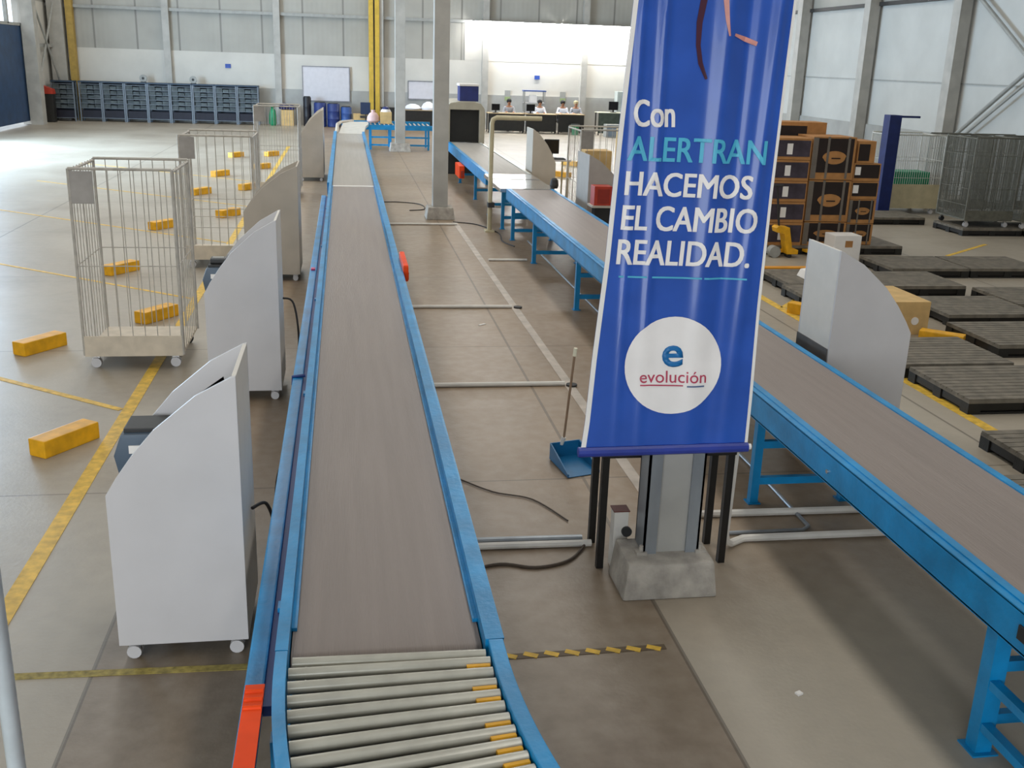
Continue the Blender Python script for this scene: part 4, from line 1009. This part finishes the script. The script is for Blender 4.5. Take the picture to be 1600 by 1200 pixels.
for i, (x, z, m_, l) in enumerate(((7.6, .78, M_shirtw, 'white stack of paper on the upper shelf, left one'), (8.05, .78, M_paper, 'white stack of paper on the upper shelf, right one'), (7.7, 1.18, M_paper, 'white box on the top shelf behind the middle desk'))):
    o = MB().box(x, 44.0, z, x + .3, 44.25, z + .2 + .05 * i).build('paper_stack', m_, None, base=(x, 44, z), bevel=.01); tag(o, l, 'paper', 'papers on the shelf stand')
# low white counter in front of the desks (floor level barrier)
# seated people
def person(label, x, y, shirt, head_m=M_hair, lean=.06, arm=.22, cap=None):
    t = thing('person', label, 'person', (x, y, 0), 'people seated at the desks')
    def skin(name, verts, edges, radii, m, root=0, lv=2):
        me = bpy.data.meshes.new(name); me.from_pydata([(a + x, b + y, c) for a, b, c in verts], edges, [])
        o0 = Vector(ORG[t.name]); 
        for v in me.vertices: v.co -= o0
        ob = bpy.data.objects.new(name, me); COL.objects.link(ob); ob.parent = t
        me.materials.append(m)
        s = ob.modifiers.new('skin', 'SKIN'); sd = ob.modifiers.new('sub', 'SUBSURF'); sd.levels = lv; sd.render_levels = lv
        for i, r in enumerate(radii):
            me.skin_vertices[0].data[i].radius = (r, r * .8) if isinstance(r, float) else r
            me.skin_vertices[0].data[i].use_root = (i == root)
        ORG[ob.name] = ORG[t.name]
        return ob
    # facing -y (towards the camera), seated: pelvis, spine, neck, head, arms on the desk, legs
    V = [(0, 0, .50), (0, -.01, .68), (0, -lean * .6, .88), (0, -lean, 1.0), (0, -lean - .01, 1.06), (0, -lean - .03, 1.15), (0, -lean - .03, 1.25),
         (.17, -lean, .98), (.24, -.12, .76), (.16, -.34, .80), (.12, -.42, .80), (-.17, -lean, .98), (-.24, -.12, .76), (-.16, -.34, .80), (-.12, -.42, .80),
         (.11, -.05, .49), (.13, -.42, .48), (.13, -.44, .10), (.13, -.56, .05), (-.11, -.05, .49), (-.13, -.42, .48), (-.13, -.44, .10), (-.13, -.56, .05)]
    E_ = [(0, 1), (1, 2), (2, 3), (3, 4), (4, 5), (5, 6), (3, 7), (7, 8), (8, 9), (9, 10), (3, 11), (11, 12), (12, 13), (13, 14), (0, 15), (15, 16), (16, 17), (17, 18), (0, 19), (19, 20), (20, 21), (21, 22)]
    R_ = [.13, .12, .14, .09, .05, (.075, .09), (.07, .08), .055, .045, .038, .03, .055, .045, .038, .03, .08, .065, .05, .035, .08, .065, .05, .035]
    skin('body', V, E_, R_, M_skin)
    VS = [V[i] for i in (0, 1, 2, 3, 7, 8, 9, 11, 12, 13)]
    skin('shirt', VS, [(0, 1), (1, 2), (2, 3), (3, 4), (4, 5), (5, 6), (3, 7), (7, 8), (8, 9)], [.16, .16, .17, .12, .075, .065, .055, .075, .065, .055], shirt)
    VT = [V[i] for i in (0, 15, 16, 17, 19, 20, 21)]
    skin('trousers', VT, [(0, 1), (1, 2), (2, 3), (0, 4), (4, 5), (5, 6)], [.15, .1, .08, .065, .1, .08, .065], M_trous)
    hy = y - lean - .015
    MB().lathe([(.085, 0), (.105, .05), (.10, .11), (.06, .15), (.02, .165)], (x, hy + .015, 1.16), 14).build('hair', cap or head_m, t, smooth=True)
    f = MB()
    for s in (-1, 1): f.cbox(x + s * .03, hy - .095, 1.19, .018, .012, .01)
    f.cbox(x, hy - .10, 1.165, .018, .03, .03).cbox(x, hy - .092, 1.13, .04, .012, .008)
    f.build('face', mat('face_dark', '#5a3a2c', .6), t)
    for s in (-1, 1):     # five fingers on each hand, resting on the desk
        for k in range(5):
            bx = x + s * .12 + (k - 2) * .014; ln = (.05, .07, .075, .07, .055)[k]
            MB().tube([(bx, y - .42, .80), (bx - s * .003, y - .42 - ln * .6, .802), (bx - s * .005, y - .42 - ln, .792)], .008, 6).build('finger', M_skin, t)
    MB().box(x - .2, y - .2, .40, x + .2, y + .2, .44).box(x - .18, y + .18, .44, x + .18, y + .22, .8).box(x - .03, y - .03, 0, x + .03, y + .03, .4).build('stool', M_dark, t)
    return t
person('person in a white shirt bending over the office desk, right of the pair', 9.05, 43.72, M_shirtw)
person('person in a grey shirt seated next to the white shirted one', 9.62, 43.75, M_shirtg, cap=mat('straw_cap', '#b0a27e', .7))
person('person in a pale shirt seated at the middle desk before the shelf', 8.05, 43.6, M_shirtw)
person('person in a grey top seated at the left office desk', 6.75, 43.6, M_shirtg)
